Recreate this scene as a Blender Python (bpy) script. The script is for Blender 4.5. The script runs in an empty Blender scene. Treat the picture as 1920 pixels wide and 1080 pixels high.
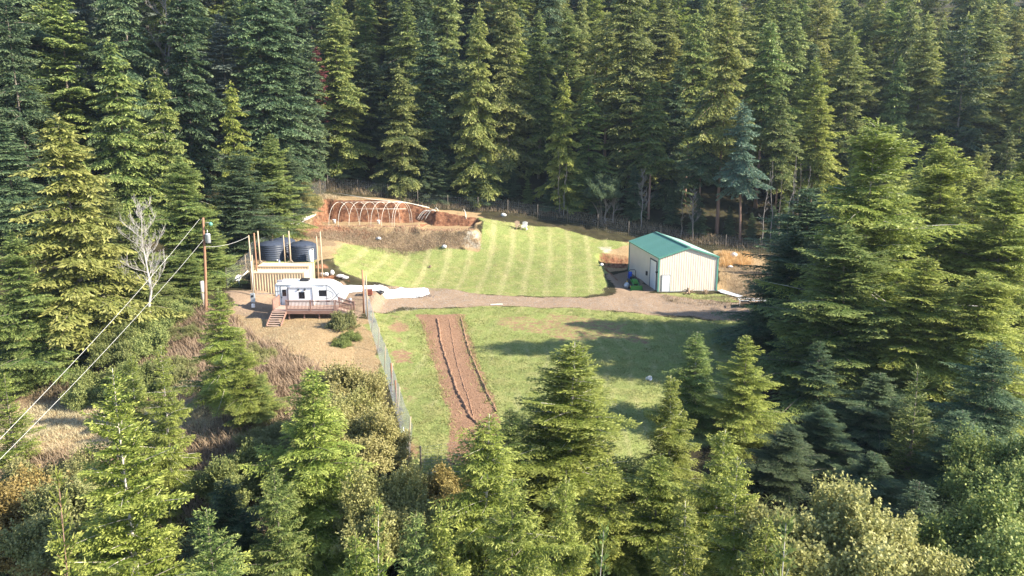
import bpy, math, random
import numpy as np
from mathutils import Vector, Matrix
PI = math.pi
R = math.radians
scene = bpy.context.scene
col = scene.collection

# ------------------------------------------------------------------ camera, sky, sun, exposure
CAM_Z, PITCH, FPX = 20.0, R(12.0), 1400.0
cam_d = bpy.data.cameras.new('camera')
cam_d.sensor_width = 36.0
cam_d.lens = 36.0 * FPX / 1920.0
cam_d.clip_start, cam_d.clip_end = 0.5, 3000.0
cam = bpy.data.objects.new('camera', cam_d)
col.objects.link(cam)
cam.location = (0, 0, CAM_Z)
cam.rotation_euler = (PI / 2 - PITCH, 0, 0)
scene.camera = cam

SUN_EL, SUN_AZ = R(33.0), R(103.0)          # azimuth clockwise from +Y
world = bpy.data.worlds.new('World')
scene.world = world
world.use_nodes = True
wn, wl = world.node_tree.nodes, world.node_tree.links
wn.clear()
sky = wn.new('ShaderNodeTexSky'); sky.sky_type = 'NISHITA'
sky.sun_disc = False; sky.sun_elevation = SUN_EL; sky.sun_rotation = SUN_AZ
sky.air_density = 1.0; sky.dust_density = 0.6; sky.ozone_density = 2.5
bg = wn.new('ShaderNodeBackground'); bg.inputs['Strength'].default_value = 0.105
wo = wn.new('ShaderNodeOutputWorld')
wl.new(sky.outputs[0], bg.inputs[0]); wl.new(bg.outputs[0], wo.inputs[0])

sun_d = bpy.data.lights.new('sun', 'SUN')
sun_d.energy = 5.0; sun_d.angle = R(0.55); sun_d.color = (1.0, 0.90, 0.72)
sun = bpy.data.objects.new('sun', sun_d); col.objects.link(sun)
sdir = Vector((math.sin(SUN_AZ) * math.cos(SUN_EL), math.cos(SUN_AZ) * math.cos(SUN_EL), math.sin(SUN_EL)))
sun.rotation_euler = (-sdir).to_track_quat('-Z', 'Y').to_euler()
sun.location = sdir * 200
scene.view_settings.view_transform = 'Standard'
scene.view_settings.look = 'None'
scene.view_settings.exposure = 1.85
scene.view_settings.gamma = 1.0
scene.render.engine = 'CYCLES'
scene.cycles.max_bounces = 6
scene.cycles.transparent_max_bounces = 8
scene.cycles.transmission_bounces = 3

# ------------------------------------------------------------------ ground height
CP, SP = math.cos(PITCH), math.sin(PITCH)
def P(px, py, Y):
    """world point at distance Y in front of the drone on one line of sight"""
    u = (px - 960) / FPX; v = (540 - py) / FPX
    s = Y / (CP + v * SP)
    return Vector((u * s, Y, CAM_Z + s * (-SP + v * CP)))
def proj(x, y, z):
    f = y * CP - (z - CAM_Z) * SP
    up = y * SP + (z - CAM_Z) * CP
    return 960 + FPX * x / f, 540 - FPX * up / f

ctrl = []
for px, py, Y in [(700,600,None),(900,600,None),(1100,600,None),(1380,600,None),(740,700,None),(1000,700,None),(1300,700,None),
                  (780,860,None),(950,860,None),(1150,850,None),(1235,548,None),(1349,548,None),(1000,555,None),(800,545,None)]:
    # flat lower field, z = 0
    v = (540 - py) / FPX
    dep = PITCH - math.atan(v)
    Y = CAM_Z / math.tan(dep)
    p = P(px, py, Y); ctrl.append((p.x, p.y, 0.0))
for px, py, Y in [(620,500,91),(640,455,104),(750,466,108),(890,466,108),(1100,520,97),(1130,470,110),
                  (640,430,111),(750,424,111),(880,425,111),(620,374,118),(680,373,118),(750,376,118),(880,404,118),
                  (612,364,124),(700,372,124),(800,385,124),(980,405,123),(1170,440,118),(1400,472,112),
                  (930,410,119),(1000,430,116),(510,486,94),(580,486,94),(560,440,105),(500,450,104),(440,500,91),
                  (400,520,88),(340,560,80),(386,590,76),(520,600,75),(600,597,74),(660,590,75),
                  (560,640,66),(620,680,60),(400,650,68),(480,660,63),(300,700,65),(150,710,66),(100,780,58),(250,790,56),
                  (20,820,53),(480,760,52),(600,760,52),(1450,560,84),(1500,600,76)]:
    p = P(px, py, Y); ctrl.append(tuple(p))
ctrl += [(-12,74,.12),(-8,78,.05),(-12,82,.2),(-8,86,.12),(-5,90,.1),(-13,68,.3),(-12,78,.15),(-3,82,.05),(-8,92,.25),(-13,63,.15),(0,88,0)]
ctrl += [(-8,38,-2.0),(5,38,-2.0),(20,38,-2.5),(-25,40,-5.5),(-45,44,-6.5),(0,26,-8),(-18,24,-10),(18,26,-8),(0,5,-15),(0,-60,-22),
         (-60,10,-16),(60,10,-14),(-60,-60,-24),(60,-60,-22),(34,50,-2.5),(36,36,-5),(50,60,-2),(60,80,0),(80,60,-2),
         (-60,70,-2),(-55,90,6),(-70,100,12),(-45,110,11),(-40,125,15),(-90,90,14),(-120,120,34),(-90,160,40),(-130,60,10),(-150,0,0),
         (-30,140,17),(-30,170,32),(-30,200,46),(-30,260,70),(0,140,14),(0,170,29),(0,200,43),(0,260,66),
         (40,125,4),(40,150,15),(40,200,38),(40,260,60),(80,110,2),(80,150,12),(80,200,32),(80,260,54),(120,110,4),(130,160,16),
         (130,220,38),(180,200,36),(-90,220,62),(-150,220,80),(-60,300,85),(60,320,78),(160,300,66),(150,60,0),(160,0,-6)]
C = np.array(ctrl, float)
def tps(r2):
    return np.where(r2 > 0, 0.5 * r2 * np.log(np.maximum(r2, 1e-12)), 0.0)
n_ = len(C)
d2 = ((C[:, None, :2] - C[None, :, :2]) ** 2).sum(-1)
A_ = np.zeros((n_ + 3, n_ + 3))
A_[:n_, :n_] = tps(d2) + np.eye(n_) * 2.0
A_[:n_, n_] = 1; A_[:n_, n_ + 1:] = C[:, :2]; A_[n_, :n_] = 1; A_[n_ + 1:, :n_] = C[:, :2].T
W_ = np.linalg.solve(A_, np.concatenate([C[:, 2], [0, 0, 0]]))
def base_h(x, y):
    x = np.asarray(x, float); y = np.asarray(y, float)
    sh = x.shape; x = x.ravel(); y = y.ravel(); out = np.empty_like(x)
    for i in range(0, len(x), 20000):
        a = x[i:i+20000]; b = y[i:i+20000]
        r2 = (a[:, None] - C[None, :, 0]) ** 2 + (b[:, None] - C[None, :, 1]) ** 2
        out[i:i+20000] = tps(r2) @ W_[:n_] + W_[n_] + a * W_[n_+1] + b * W_[n_+2]
    return out.reshape(sh)
def smooth(t):
    t = np.clip(t, 0, 1); return t * t * (3 - 2 * t)
def sd_rect(x, y, cx, cy, hx, hy, rot=0.0):
    c, s = math.cos(-rot), math.sin(-rot)
    dx, dy = x - cx, y - cy
    a = np.abs(dx * c - dy * s) - hx; b = np.abs(dx * s + dy * c) - hy
    return np.hypot(np.maximum(a, 0), np.maximum(b, 0)) + np.minimum(np.maximum(a, b), 0)
def vnoise(x, y, sc, seed=0):
    x = np.asarray(x) / sc + seed * 17.3; y = np.asarray(y) / sc - seed * 9.1
    xi = np.floor(x).astype(np.int64); yi = np.floor(y).astype(np.int64); fx = x - xi; fy = y - yi
    fx = fx * fx * (3 - 2 * fx); fy = fy * fy * (3 - 2 * fy)
    def h(a, b):
        k = (a * 374761393 + b * 668265263 + seed * 974711) & 0x7fffffff
        k = ((k ^ (k >> 13)) * 1274126177) & 0x7fffffff
        return ((k ^ (k >> 16)) & 0xffff) / 65535.0
    return (h(xi, yi) * (1 - fx) + h(xi + 1, yi) * fx) * (1 - fy) + (h(xi, yi + 1) * (1 - fx) + h(xi + 1, yi + 1) * fx) * fy
SHED_ROT = R(6.2)
SHED_C = (21.33, 99.1)
def height(x, y):
    x = np.asarray(x, float); y = np.asarray(y, float)
    z = base_h(x, y)
    # level pads and cuts
    def pad(z, cx, cy, hx, hy, zt, w, rot=0.0, wob=0.5):
        d = sd_rect(x, y, cx, cy, hx, hy, rot) + (vnoise(x, y, 1.6, 5) - .5) * wob
        k = 1 - smooth(d / w)
        return z * (1 - k) + zt * k
    z = pad(z, SHED_C[0] - 0.6, SHED_C[1] - 1.0, 5.8, 9.4, 0.0, 2.2, SHED_ROT)
    z = pad(z, -21.2, 83.9, 5.6, 4.0, 1.65, 0.9)
    z = pad(z, -28.6, 94.2, 5.0, 3.4, 4.0, 1.5)
    z = pad(z, -21.6, 77.4, 4.6, 2.4, 1.0, 3.6)
    z = pad(z, -20.6, 114.0, 8.3, 3.0, 5.75, 0.7, R(-3), 0.9)
    z = pad(z, -9.6, 113.2, 3.6, 2.6, 5.3, 0.9, R(-4), 0.9)
    rough = (vnoise(x, y, 2.3, 1) - .5) * .16 + (vnoise(x, y, .8, 2) - .5) * .07
    wild = smooth((np.abs(sd_rect(x, y, 2, 75, 30, 38)) * np.sign(sd_rect(x, y, 2, 75, 30, 38))) / 15)
    far = (vnoise(x, y, 14, 3) - .5) * 2.4 * wild
    return z + rough + far
_gc = {}
def gz(x, y):
    return float(height(np.array([x]), np.array([y]))[0])
def G(px, py, y0=30.0, y1=135.0):
    """where one line of sight meets the ground"""
    ys = np.linspace(y0, y1, 1500)
    u = (px - 960) / FPX; v = (540 - py) / FPX
    s = ys / (CP + v * SP)
    xs = u * s; zs = CAM_Z + s * (-SP + v * CP)
    d = zs - height(xs, ys)
    i = int(np.argmax(d < 0)) if (d < 0).any() else len(ys) - 1
    return Vector((xs[i], ys[i], zs[i]))

# ------------------------------------------------------------------ tags, meshes, materials
def tag(o, label=None, cat=None, group=None, kind=None):
    if label: o['label'] = label
    if cat: o['category'] = cat
    if group: o['group'] = group
    if kind: o['kind'] = kind
    return o
def empty(name, loc=(0, 0, 0), rz=0.0, label=None, cat=None, group=None):
    o = bpy.data.objects.new(name, None); col.objects.link(o)
    o.location = loc; o.rotation_euler = (0, 0, rz); o.empty_display_size = .3
    return tag(o, label, cat, group)
def link_mesh(name, me, mat, parent=None):
    o = bpy.data.objects.new(name, me); col.objects.link(o)
    if mat is not None: me.materials.append(mat)
    if parent is not None: o.parent = parent
    return o
def np_mesh(name, V, F, attrs=None, smooth_=False):
    me = bpy.data.meshes.new(name)
    V = np.ascontiguousarray(V, np.float32); F = np.ascontiguousarray(F, np.int32)
    k = F.shape[1]
    me.vertices.add(len(V)); me.vertices.foreach_set('co', V.ravel())
    me.loops.add(F.size); me.loops.foreach_set('vertex_index', F.ravel())
    me.polygons.add(len(F)); me.polygons.foreach_set('loop_start', np.arange(0, F.size, k, dtype=np.int32))
    me.polygons.foreach_set('loop_total', np.full(len(F), k, np.int32))
    if smooth_: me.polygons.foreach_set('use_smooth', np.ones(len(F), bool))
    me.update(calc_edges=True)
    for nm, arr in (attrs or {}).items():
        a = me.attributes.new(nm, 'FLOAT', 'POINT'); a.data.foreach_set('value', np.ascontiguousarray(arr, np.float32))
    return me
class MB:
    def __init__(s): s.v = []; s.f = []; s.sm = []
    def add(s, vs, fs, sm=False):
        n = len(s.v); s.v += [tuple(p) for p in vs]; s.f += [tuple(i + n for i in f) for f in fs]; s.sm += [sm] * len(fs); return s
    def box(s, x0, x1, y0, y1, z0, z1, M=None):
        vs = [Vector((x, y, z)) for z in (z0, z1) for x, y in ((x0, y0), (x1, y0), (x1, y1), (x0, y1))]
        if M is not None: vs = [M @ p for p in vs]
        return s.add(vs, [(3,2,1,0),(4,5,6,7),(0,1,5,4),(1,2,6,5),(2,3,7,6),(3,0,4,7)])
    def bar(s, a, b, w, h=None, up=Vector((0,0,1))):
        a = Vector(a); b = Vector(b); h = h or w
        d = (b - a).normalized(); q = d.cross(up)
        if q.length < 1e-3: q = d.cross(Vector((1,0,0)))
        q.normalize(); r = q.cross(d).normalized()
        vs = [p + q * sx * w / 2 + r * sy * h / 2 for p in (a, b) for sx, sy in ((-1,-1),(1,-1),(1,1),(-1,1))]
        return s.add(vs, [(3,2,1,0),(4,5,6,7),(0,1,5,4),(1,2,6,5),(2,3,7,6),(3,0,4,7)])
    def tube(s, pts, rad, n=8, cap=True):
        pts = [Vector(p) for p in pts]
        if not hasattr(rad, '__len__'): rad = [rad] * len(pts)
        vs = []; u = None
        for i, p in enumerate(pts):
            d = (pts[min(i + 1, len(pts) - 1)] - pts[max(i - 1, 0)]).normalized()
            if u is None:
                u = d.cross(Vector((0, 0, 1)))
                if u.length < .05: u = d.cross(Vector((1, 0, 0)))
            u = (u - d * u.dot(d)).normalized(); w = d.cross(u)
            for k in range(n):
                a = 2 * PI * k / n; vs.append(p + (u * math.cos(a) + w * math.sin(a)) * rad[i])
        fs = [(i*n+k, i*n+(k+1)%n, (i+1)*n+(k+1)%n, (i+1)*n+k) for i in range(len(pts)-1) for k in range(n)]
        if cap: fs += [tuple(range(n-1,-1,-1)), tuple((len(pts)-1)*n + k for k in range(n))]
        return s.add(vs, fs, n > 5)
    def lathe(s, prof, c=(0,0,0), n=28, M=None):
        vs = []
        for r, z in prof:
            for k in range(n):
                a = 2 * PI * k / n; p = Vector((c[0] + r*math.cos(a), c[1] + r*math.sin(a), c[2] + z))
                vs.append(M @ p if M is not None else p)
        m = len(prof)
        fs = [(i*n+k, i*n+(k+1)%n, (i+1)*n+(k+1)%n, (i+1)*n+k) for i in range(m-1) for k in range(n)]
        fs += [tuple(range(n-1,-1,-1)), tuple((m-1)*n + k for k in range(n))]
        return s.add(vs, fs, True)
    def prism(s, poly, y0, y1):
        """polygon in xz extruded along y"""
        n = len(poly); vs = [(x, y0, z) for x, z in poly] + [(x, y1, z) for x, z in poly]
        fs = [tuple(range(n)), tuple(range(2*n-1, n-1, -1))] + [(i, i+n, (i+1)%n+n, (i+1)%n) for i in range(n)]
        return s.add(vs, fs)
    def build(s, name, mat, parent=None, bevel=0.0, label=None):
        me = bpy.data.meshes.new(name); me.from_pydata(s.v, [], s.f)
        me.polygons.foreach_set('use_smooth', s.sm); me.update()
        o = link_mesh(name, me, mat, parent)
        if bevel:
            b = o.modifiers.new('bevel', 'BEVEL'); b.width = bevel; b.segments = 2; b.limit_method = 'ANGLE'; b.angle_limit = R(40)
        if label: o['label'] = label
        return o

def lin(c):
    return tuple(c) + (1.0,)
def mat(name, c1, c2=None, scale=3.0, rough=0.8, metal=0.0, bump=0.0, detail=6.0, stretch=None, spec=0.3, coord='Object', contrast=.25):
    m = bpy.data.materials.new(name); m.use_nodes = True
    N, L = m.node_tree.nodes, m.node_tree.links
    b = N['Principled BSDF']; b.inputs['Roughness'].default_value = rough; b.inputs['Metallic'].default_value = metal
    b.inputs['Specular IOR Level'].default_value = spec
    if c2 is None: c2 = tuple(v * .8 for v in c1)
    tc = N.new('ShaderNodeTexCoord'); mp = N.new('ShaderNodeMapping')
    if stretch: mp.inputs['Scale'].default_value = stretch
    L.new(tc.outputs[coord], mp.inputs[0])
    nz = N.new('ShaderNodeTexNoise'); nz.inputs['Scale'].default_value = scale; nz.inputs['Detail'].default_value = detail
    L.new(mp.outputs[0], nz.inputs['Vector'])
    r = N.new('ShaderNodeValToRGB'); r.color_ramp.elements[0].position = .5 - contrast; r.color_ramp.elements[1].position = .5 + contrast
    r.color_ramp.elements[0].color = lin(c1); r.color_ramp.elements[1].color = lin(c2)
    L.new(nz.outputs['Fac'], r.inputs[0]); L.new(r.outputs[0], b.inputs['Base Color'])
    if bump:
        bp = N.new('ShaderNodeBump'); bp.inputs['Strength'].default_value = 1.0; bp.inputs['Distance'].default_value = bump
        L.new(nz.outputs['Fac'], bp.inputs['Height']); L.new(bp.outputs[0], b.inputs['Normal'])
    return m
def leaf_mat(name, ca, cb, tip, trans=0.3, var=0.35, rough=0.55):
    m = bpy.data.materials.new(name); m.use_nodes = True
    N, L = m.node_tree.nodes, m.node_tree.links
    out = N['Material Output']; b = N['Principled BSDF']
    b.inputs['Roughness'].default_value = rough; b.inputs['Specular IOR Level'].default_value = .25
    at = N.new('ShaderNodeAttribute'); at.attribute_name = 'tint'
    tp = N.new('ShaderNodeAttribute'); tp.attribute_name = 'tip'
    m1 = N.new('ShaderNodeMixRGB'); m1.inputs[1].default_value = lin(ca); m1.inputs[2].default_value = lin(cb); L.new(at.outputs['Fac'], m1.inputs[0])
    m2 = N.new('ShaderNodeMixRGB'); m2.inputs[2].default_value = lin(tip); L.new(tp.outputs['Fac'], m2.inputs[0]); L.new(m1.outputs[0], m2.inputs[1])
    oi = N.new('ShaderNodeObjectInfo')
    hs = N.new('ShaderNodeHueSaturation')
    mr = N.new('ShaderNodeMapRange'); mr.inputs['To Min'].default_value = 1 - var; mr.inputs['To Max'].default_value = 1 + var
    L.new(oi.outputs['Random'], mr.inputs['Value']); L.new(mr.outputs[0], hs.inputs['Value'])
    mu = N.new('ShaderNodeMath'); mu.operation = 'MULTIPLY'; mu.inputs[1].default_value = 7.31; L.new(oi.outputs['Random'], mu.inputs[0])
    fr = N.new('ShaderNodeMath'); fr.operation = 'FRACT'; L.new(mu.outputs[0], fr.inputs[0])
    mh = N.new('ShaderNodeMapRange'); mh.inputs['To Min'].default_value = .484; mh.inputs['To Max'].default_value = .508
    L.new(fr.outputs[0], mh.inputs['Value']); L.new(mh.outputs[0], hs.inputs['Hue'])
    L.new(m2.outputs[0], hs.inputs['Color'])
    L.new(hs.outputs[0], b.inputs['Base Color'])
    tr = N.new('ShaderNodeBsdfTranslucent'); L.new(hs.outputs[0], tr.inputs['Color'])
    mx = N.new('ShaderNodeMixShader'); mx.inputs[0].default_value = trans
    L.new(b.outputs[0], mx.inputs[1]); L.new(tr.outputs[0], mx.inputs[2]); L.new(mx.outputs[0], out.inputs['Surface'])
    return m

M = {}
M['wood'] = mat('weathered_wood', (.30,.22,.15), (.42,.33,.24), 4, .85, bump=.01, stretch=(1,1,.15))
M['redwood'] = mat('stained_deck_wood', (.17,.095,.075), (.26,.16,.13), 5, .8, bump=.006, stretch=(.3,1,1))
M['floorwood'] = mat('deck_boards', (.30,.21,.17), (.42,.31,.26), 6, .8, stretch=(.3,3,1))
M['pole'] = mat('pole_wood', (.20,.10,.06), (.30,.17,.11), 6, .9, bump=.01, stretch=(1,1,.1))
M['greymetal'] = mat('grey_metal', (.35,.38,.42), (.45,.48,.52), 5, .45, .3)
M['white'] = mat('white_paint', (.78,.79,.80), (.70,.71,.73), 1.5, .35, spec=.5)
M['whiteplastic'] = mat('white_plastic', (.58,.59,.60), (.42,.43,.44), 2.0, .5, bump=.03)
M['cream'] = mat('container_paint', (.60,.47,.31), (.48,.35,.23), 1.2, .6, spec=.3)
M['creamtop'] = mat('container_top_paint', (.62,.50,.33), (.54,.41,.25), .8, .6)
M['tank'] = mat('blue_black_plastic', (.030,.038,.060), (.045,.055,.08), 2, .5)
M['black'] = mat('black_plastic', (.018,.019,.022), (.03,.03,.034), 4, .4)
M['glass'] = mat('tinted_glass', (.012,.014,.018), (.02,.022,.03), 3, .08, spec=.6)
M['shed'] = mat('shed_wall_paint', (.60,.53,.45), (.65,.58,.50), .6, .45, spec=.4)
M['roofgreen'] = mat('green_roof_paint', (.065,.175,.155), (.085,.205,.185), .5, .4, spec=.4)
M['trimgreen'] = mat('green_trim_paint', (.08,.23,.19), (.10,.27,.22), 2, .45)
M['bark'] = mat('bark', (.10,.08,.065), (.20,.175,.15), 5, .9, bump=.02, stretch=(1,1,.2))
M['barkwhite'] = mat('pale_bark', (.30,.27,.24), (.50,.46,.42), 4, .9, bump=.02, stretch=(1,1,.25))
M['barkgrey'] = mat('grey_bark', (.16,.14,.13), (.28,.25,.23), 4, .9, bump=.02, stretch=(1,1,.25))
M['barksilver'] = mat('silver_bark', (.26,.24,.23), (.42,.40,.39), 4, .9, bump=.02, stretch=(1,1,.25))
M['barkred'] = mat('reddish_bark', (.18,.10,.07), (.30,.20,.16), 4, .9, bump=.02, stretch=(1,1,.2))
M['pvc'] = mat('white_pipe', (.74,.72,.66), (.66,.64,.58), 3, .5)
M['wire'] = mat('fence_wire', (.30,.32,.35), (.38,.40,.43), 5, .5, .2)
M['cable'] = mat('pale_cable', (.62,.62,.60), (.55,.55,.54), 2, .5)
M['tractor'] = mat('tractor_green_paint', (.02,.16,.03), (.03,.22,.045), 3, .35, spec=.5)
M['yellow'] = mat('yellow_paint', (.7,.5,.03), (.6,.42,.03), 3, .4)
M['blue'] = mat('blue_plastic', (.02,.08,.45), (.03,.10,.55), 3, .5)
M['rust'] = mat('rust_red_paint', (.16,.045,.03), (.24,.08,.05), 6, .8)
M['stump'] = mat('cut_stump_wood', (.16,.11,.08), (.34,.25,.18), 6, .95, bump=.03)
M['sheet'] = mat('white_sheeting', (.84,.85,.86), (.74,.76,.79), 1.3, .4, bump=.08, spec=.5)
M['vent'] = mat('grey_vinyl', (.22,.22,.25), (.28,.28,.31), 5, .5)
M['decal'] = mat('charcoal_decal', (.06,.06,.07), (.09,.09,.10), 5, .4)

# ground -------------------------------------------------------------
def ground_mat():
    m = bpy.data.materials.new('ground'); m.use_nodes = True
    N, L = m.node_tree.nodes, m.node_tree.links
    b = N['Principled BSDF']; b.inputs['Roughness'].default_value = .95; b.inputs['Specular IOR Level'].default_value = .1
    tc = N.new('ShaderNodeTexCoord')
    def noise(sc, det=8, rough=.6, stretch=None):
        n = N.new('ShaderNodeTexNoise'); n.inputs['Scale'].default_value = sc; n.inputs['Detail'].default_value = det; n.inputs['Roughness'].default_value = rough
        if stretch:
            mp = N.new('ShaderNodeMapping'); mp.inputs['Scale'].default_value = stretch; L.new(tc.outputs['Object'], mp.inputs[0]); L.new(mp.outputs[0], n.inputs['Vector'])
        else: L.new(tc.outputs['Object'], n.inputs['Vector'])
        return n.outputs['Fac']
    def ramp(fac, stops):
        r = N.new('ShaderNodeValToRGB'); e = r.color_ramp.elements
        e[0].position, e[0].color = stops[0][0], lin(stops[0][1]); e[1].position, e[1].color = stops[-1][0], lin(stops[-1][1])
        for p, c in stops[1:-1]:
            q = e.new(p); q.color = lin(c)
        L.new(fac, r.inputs[0]); return r.outputs[0]
    def math_(op, a, b_, clamp=False):
        n = N.new('ShaderNodeMath'); n.operation = op; n.use_clamp = clamp
        for i, v in enumerate((a, b_)):
            if isinstance(v, (int, float)): n.inputs[i].default_value = v
            else: L.new(v, n.inputs[i])
        return n.outputs[0]
    def attr(nm):
        a = N.new('ShaderNodeAttribute'); a.attribute_name = nm; return a.outputs['Fac']
    def mix(fac, a, c):
        n = N.new('ShaderNodeMixRGB'); L.new(fac, n.inputs[0]); L.new(a, n.inputs[1]); L.new(c, n.inputs[2]); return n.outputs[0]
    edge = noise(1.6, 8, .75)
    def mask(nm, k=.9):     # ragged edge: attribute plus noise, sharpened
        s = math_('ADD', attr(nm), math_('MULTIPLY', math_('SUBTRACT', edge, .5), k))
        return math_('MULTIPLY', math_('SUBTRACT', s, .38), 4.0, True)
    fine = noise(5.5, 10, .75); mid = noise(.55, 6, .6); finest = noise(14, 6, .8)
    forest = ramp(mid, [(.3,(.023,.018,.013)), (.5,(.039,.036,.018)), (.7,(.058,.046,.029))])
    grass = ramp(fine, [(.28,(.055,.085,.022)), (.45,(.155,.19,.058)), (.6,(.235,.262,.095)), (.78,(.34,.335,.165))])
    yell = ramp(fine, [(.3,(.136,.128,.043)), (.5,(.289,.264,.111)), (.75,(.391,.348,.187))])
    grass = mix(math_('MULTIPLY', math_('SUBTRACT', mid, .47), 3.2, True), grass, yell)
    dry = ramp(fine, [(.25,(.11,.075,.038)), (.45,(.25,.175,.095)), (.6,(.33,.24,.14)), (.8,(.42,.32,.20))])
    dirt = ramp(fine, [(.25,(.122,.083,.054)), (.5,(.238,.173,.122)), (.8,(.317,.245,.187))])
    soil = ramp(fine, [(.25,(.10,.055,.034)), (.5,(.225,.135,.088)), (.8,(.32,.21,.14))])
    redb = ramp(noise(1.7, 10, .72), [(.34,(.045,.022,.015)), (.45,(.13,.060,.036)), (.55,(.22,.105,.06)), (.70,(.33,.20,.12))])
    pale = ramp(fine, [(.3,(.294,.266,.210)), (.7,(.434,.406,.350))])
    brush = ramp(fine, [(.25,(.055,.036,.024)), (.42,(.15,.105,.065)), (.6,(.25,.185,.115)), (.82,(.36,.29,.19))])
    c = forest
    c = mix(mask('m_dry'), c, dry)
    c = mix(mask('m_brush'), c, brush)
    c = mix(mask('m_grass'), c, grass)
    # mown windrows of dry cuttings
    rowc = ramp(fine, [(.3,(.22,.19,.09)), (.5,(.38,.34,.18)), (.75,(.50,.45,.28))])
    c = mix(math_('MULTIPLY', attr('m_row'), math_('MULTIPLY', math_('SUBTRACT', edge, .2), 1.7, True), True), c, rowc)
    c = mix(mask('m_dirt', 1.7), c, dirt)
    c = mix(mask('m_soil', 1.5), c, soil)
    c = mix(mask('m_red'), c, redb)
    c = mix(mask('m_pale', 1.4), c, pale)
    L.new(c, b.inputs['Base Color'])
    bp = N.new('ShaderNodeBump'); bp.inputs['Strength'].default_value = .9; bp.inputs['Distance'].default_value = .12
    L.new(math_('ADD', fine, math_('MULTIPLY', finest, .5)), bp.inputs['Height']); L.new(bp.outputs[0], b.inputs['Normal'])
    return m
def axis(lo, a, b, hi, fine_, grow=1.09, cap_=6.0):
    pts = list(np.arange(a, b, fine_))
    s = fine_; x = pts[-1]
    while x < hi: s = min(s * grow, cap_); x += s; pts.append(x)
    s = fine_; x = a; left = []
    while x > lo: s = min(s * grow, cap_); x -= s; left.append(x)
    return np.array(left[::-1] + pts)
gx = axis(-340, -38, 30, 360, .25); gy = axis(-90, 42, 122, 460, .25)
XX, YY = np.meshgrid(gx, gy)
ZZ = height(XX, YY)
x_, y_ = XX.ravel(), YY.ravel()
def poly_world(pts):
    return [G(px, py) for px, py in pts]
def poly_mask(poly, soft=.8, amp=.8, seed=1):
    P_ = np.array([(p.x, p.y) for p in poly]); n = len(P_)
    lo = P_.min(0) - 5; hi = P_.max(0) + 5
    sel = np.where((x_ > lo[0]) & (x_ < hi[0]) & (y_ > lo[1]) & (y_ < hi[1]))[0]
    a, b = x_[sel], y_[sel]; inside = np.zeros(len(sel), bool); dist = np.full(len(sel), 1e9)
    for i in range(n):
        p, q = P_[i], P_[(i+1) % n]; e = q - p
        t = np.clip(((a-p[0])*e[0] + (b-p[1])*e[1]) / max(e @ e, 1e-9), 0, 1)
        dist = np.minimum(dist, np.hypot(a - p[0] - t*e[0], b - p[1] - t*e[1]))
        c = ((p[1] > b) != (q[1] > b)) & (a < (q[0]-p[0]) * (b-p[1]) / (q[1]-p[1] + 1e-12) + p[0])
        inside ^= c
    sd = np.where(inside, dist, -dist) + (vnoise(a, b, 2.0, seed) - .5) * amp * 2
    out = np.zeros(len(x_)); out[sel] = smooth(sd / soft * .5 + .5)
    return out
UPPER = [(618,490),(630,466),(650,458),(720,464),(800,470),(895,468),(900,408),(960,416),(1060,432),(1178,458),(1140,470),(1138,545),(1100,558),(900,550),(760,537),(690,532),(640,508)]
LOWER = [(700,578),(900,574),(1100,580),(1400,603),(1430,800),(1200,880),(960,885),(782,885),(748,770),(715,668),(693,610)]
masks = {}
mk = lambda pts, **k: poly_mask(poly_world(pts), **k)
mx_ = np.maximum
masks['m_grass'] = mx_(mk(UPPER), mx_(mk(LOWER), .75 * mk([(1220,548),(1370,550),(1380,565),(1240,566)], seed=4)))
masks['m_grass'] = mx_(masks['m_grass'], .8 * mk([(490,484),(590,484),(590,497),(490,500)], seed=5))
masks['m_dry'] = mx_(mk([(425,570),(520,602),(660,592),(690,600),(722,700),(640,720),(560,668),(500,640),(420,612)], seed=6),
                 mx_(mk([(-60,775),(200,748),(330,760),(420,775),(520,740),(560,800),(350,835),(180,845),(-60,860)], seed=7, amp=1.5),
                 mx_(mk([(1345,470),(1440,475),(1470,560),(1400,572),(1350,560)], seed=8),
                     mx_(mk([(540,440),(600,372),(640,368),(900,400),(905,470),(650,460),(600,500),(470,510),(470,450)], seed=9),
                         mk([(1110,455),(1190,452),(1180,500),(1130,500)], seed=10)))))
masks['m_brush'] = mx_(mk([(560,444),(620,430),(890,432),(900,468),(800,470),(640,452),(600,470)], seed=11),
                   mx_(mk([(300,600),(430,575),(480,640),(590,700),(620,780),(560,900),(300,900),(-60,900),(-60,700),(100,680),(250,690)], seed=12, amp=1.6),
                       mk([(1360,500),(1440,505),(1450,560),(1380,556)], seed=13)))
_mead = mk([(-60,775),(200,748),(330,760),(420,775),(520,740),(560,800),(350,835),(180,845),(-60,860)], seed=7, amp=1.5)
masks['m_brush'] *= 1 - _mead
masks['m_dirt'] = mx_(mk([(600,560),(650,545),(690,535),(800,537),(900,551),(1100,559),(1150,553),(1180,548),(1240,552),(1400,568),(1420,602),(1250,592),(1100,580),(950,574),(760,578),(700,585),(660,590)], seed=14, amp=.5),
                  mx_(mk([(420,545),(500,548),(640,520),(700,545),(670,592),(520,600),(440,590)], seed=15),
                      mk([(1180,500),(1232,545),(1160,556),(1140,510)], seed=16)))
masks['m_soil'] = mx_(mk([(782,590),(868,590),(895,680),(935,775),(950,885),(845,885),(850,810),(820,700)], seed=17, amp=.3, soft=.5),
                  mx_(.62 * mk([(725,590),(757,590),(768,680),(745,680)], seed=18), .5 * mk([(950,590),(1150,596),(1200,640),(960,620)], seed=19, amp=2.5)))
masks['m_soil'] = mx_(masks['m_soil'], .5 * mk([(745,720),(770,720),(800,885),(775,885)], seed=24, amp=.6))
zg, zx = np.gradient(ZZ, gy, gx)
slope = np.hypot(zg, zx).ravel()
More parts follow.
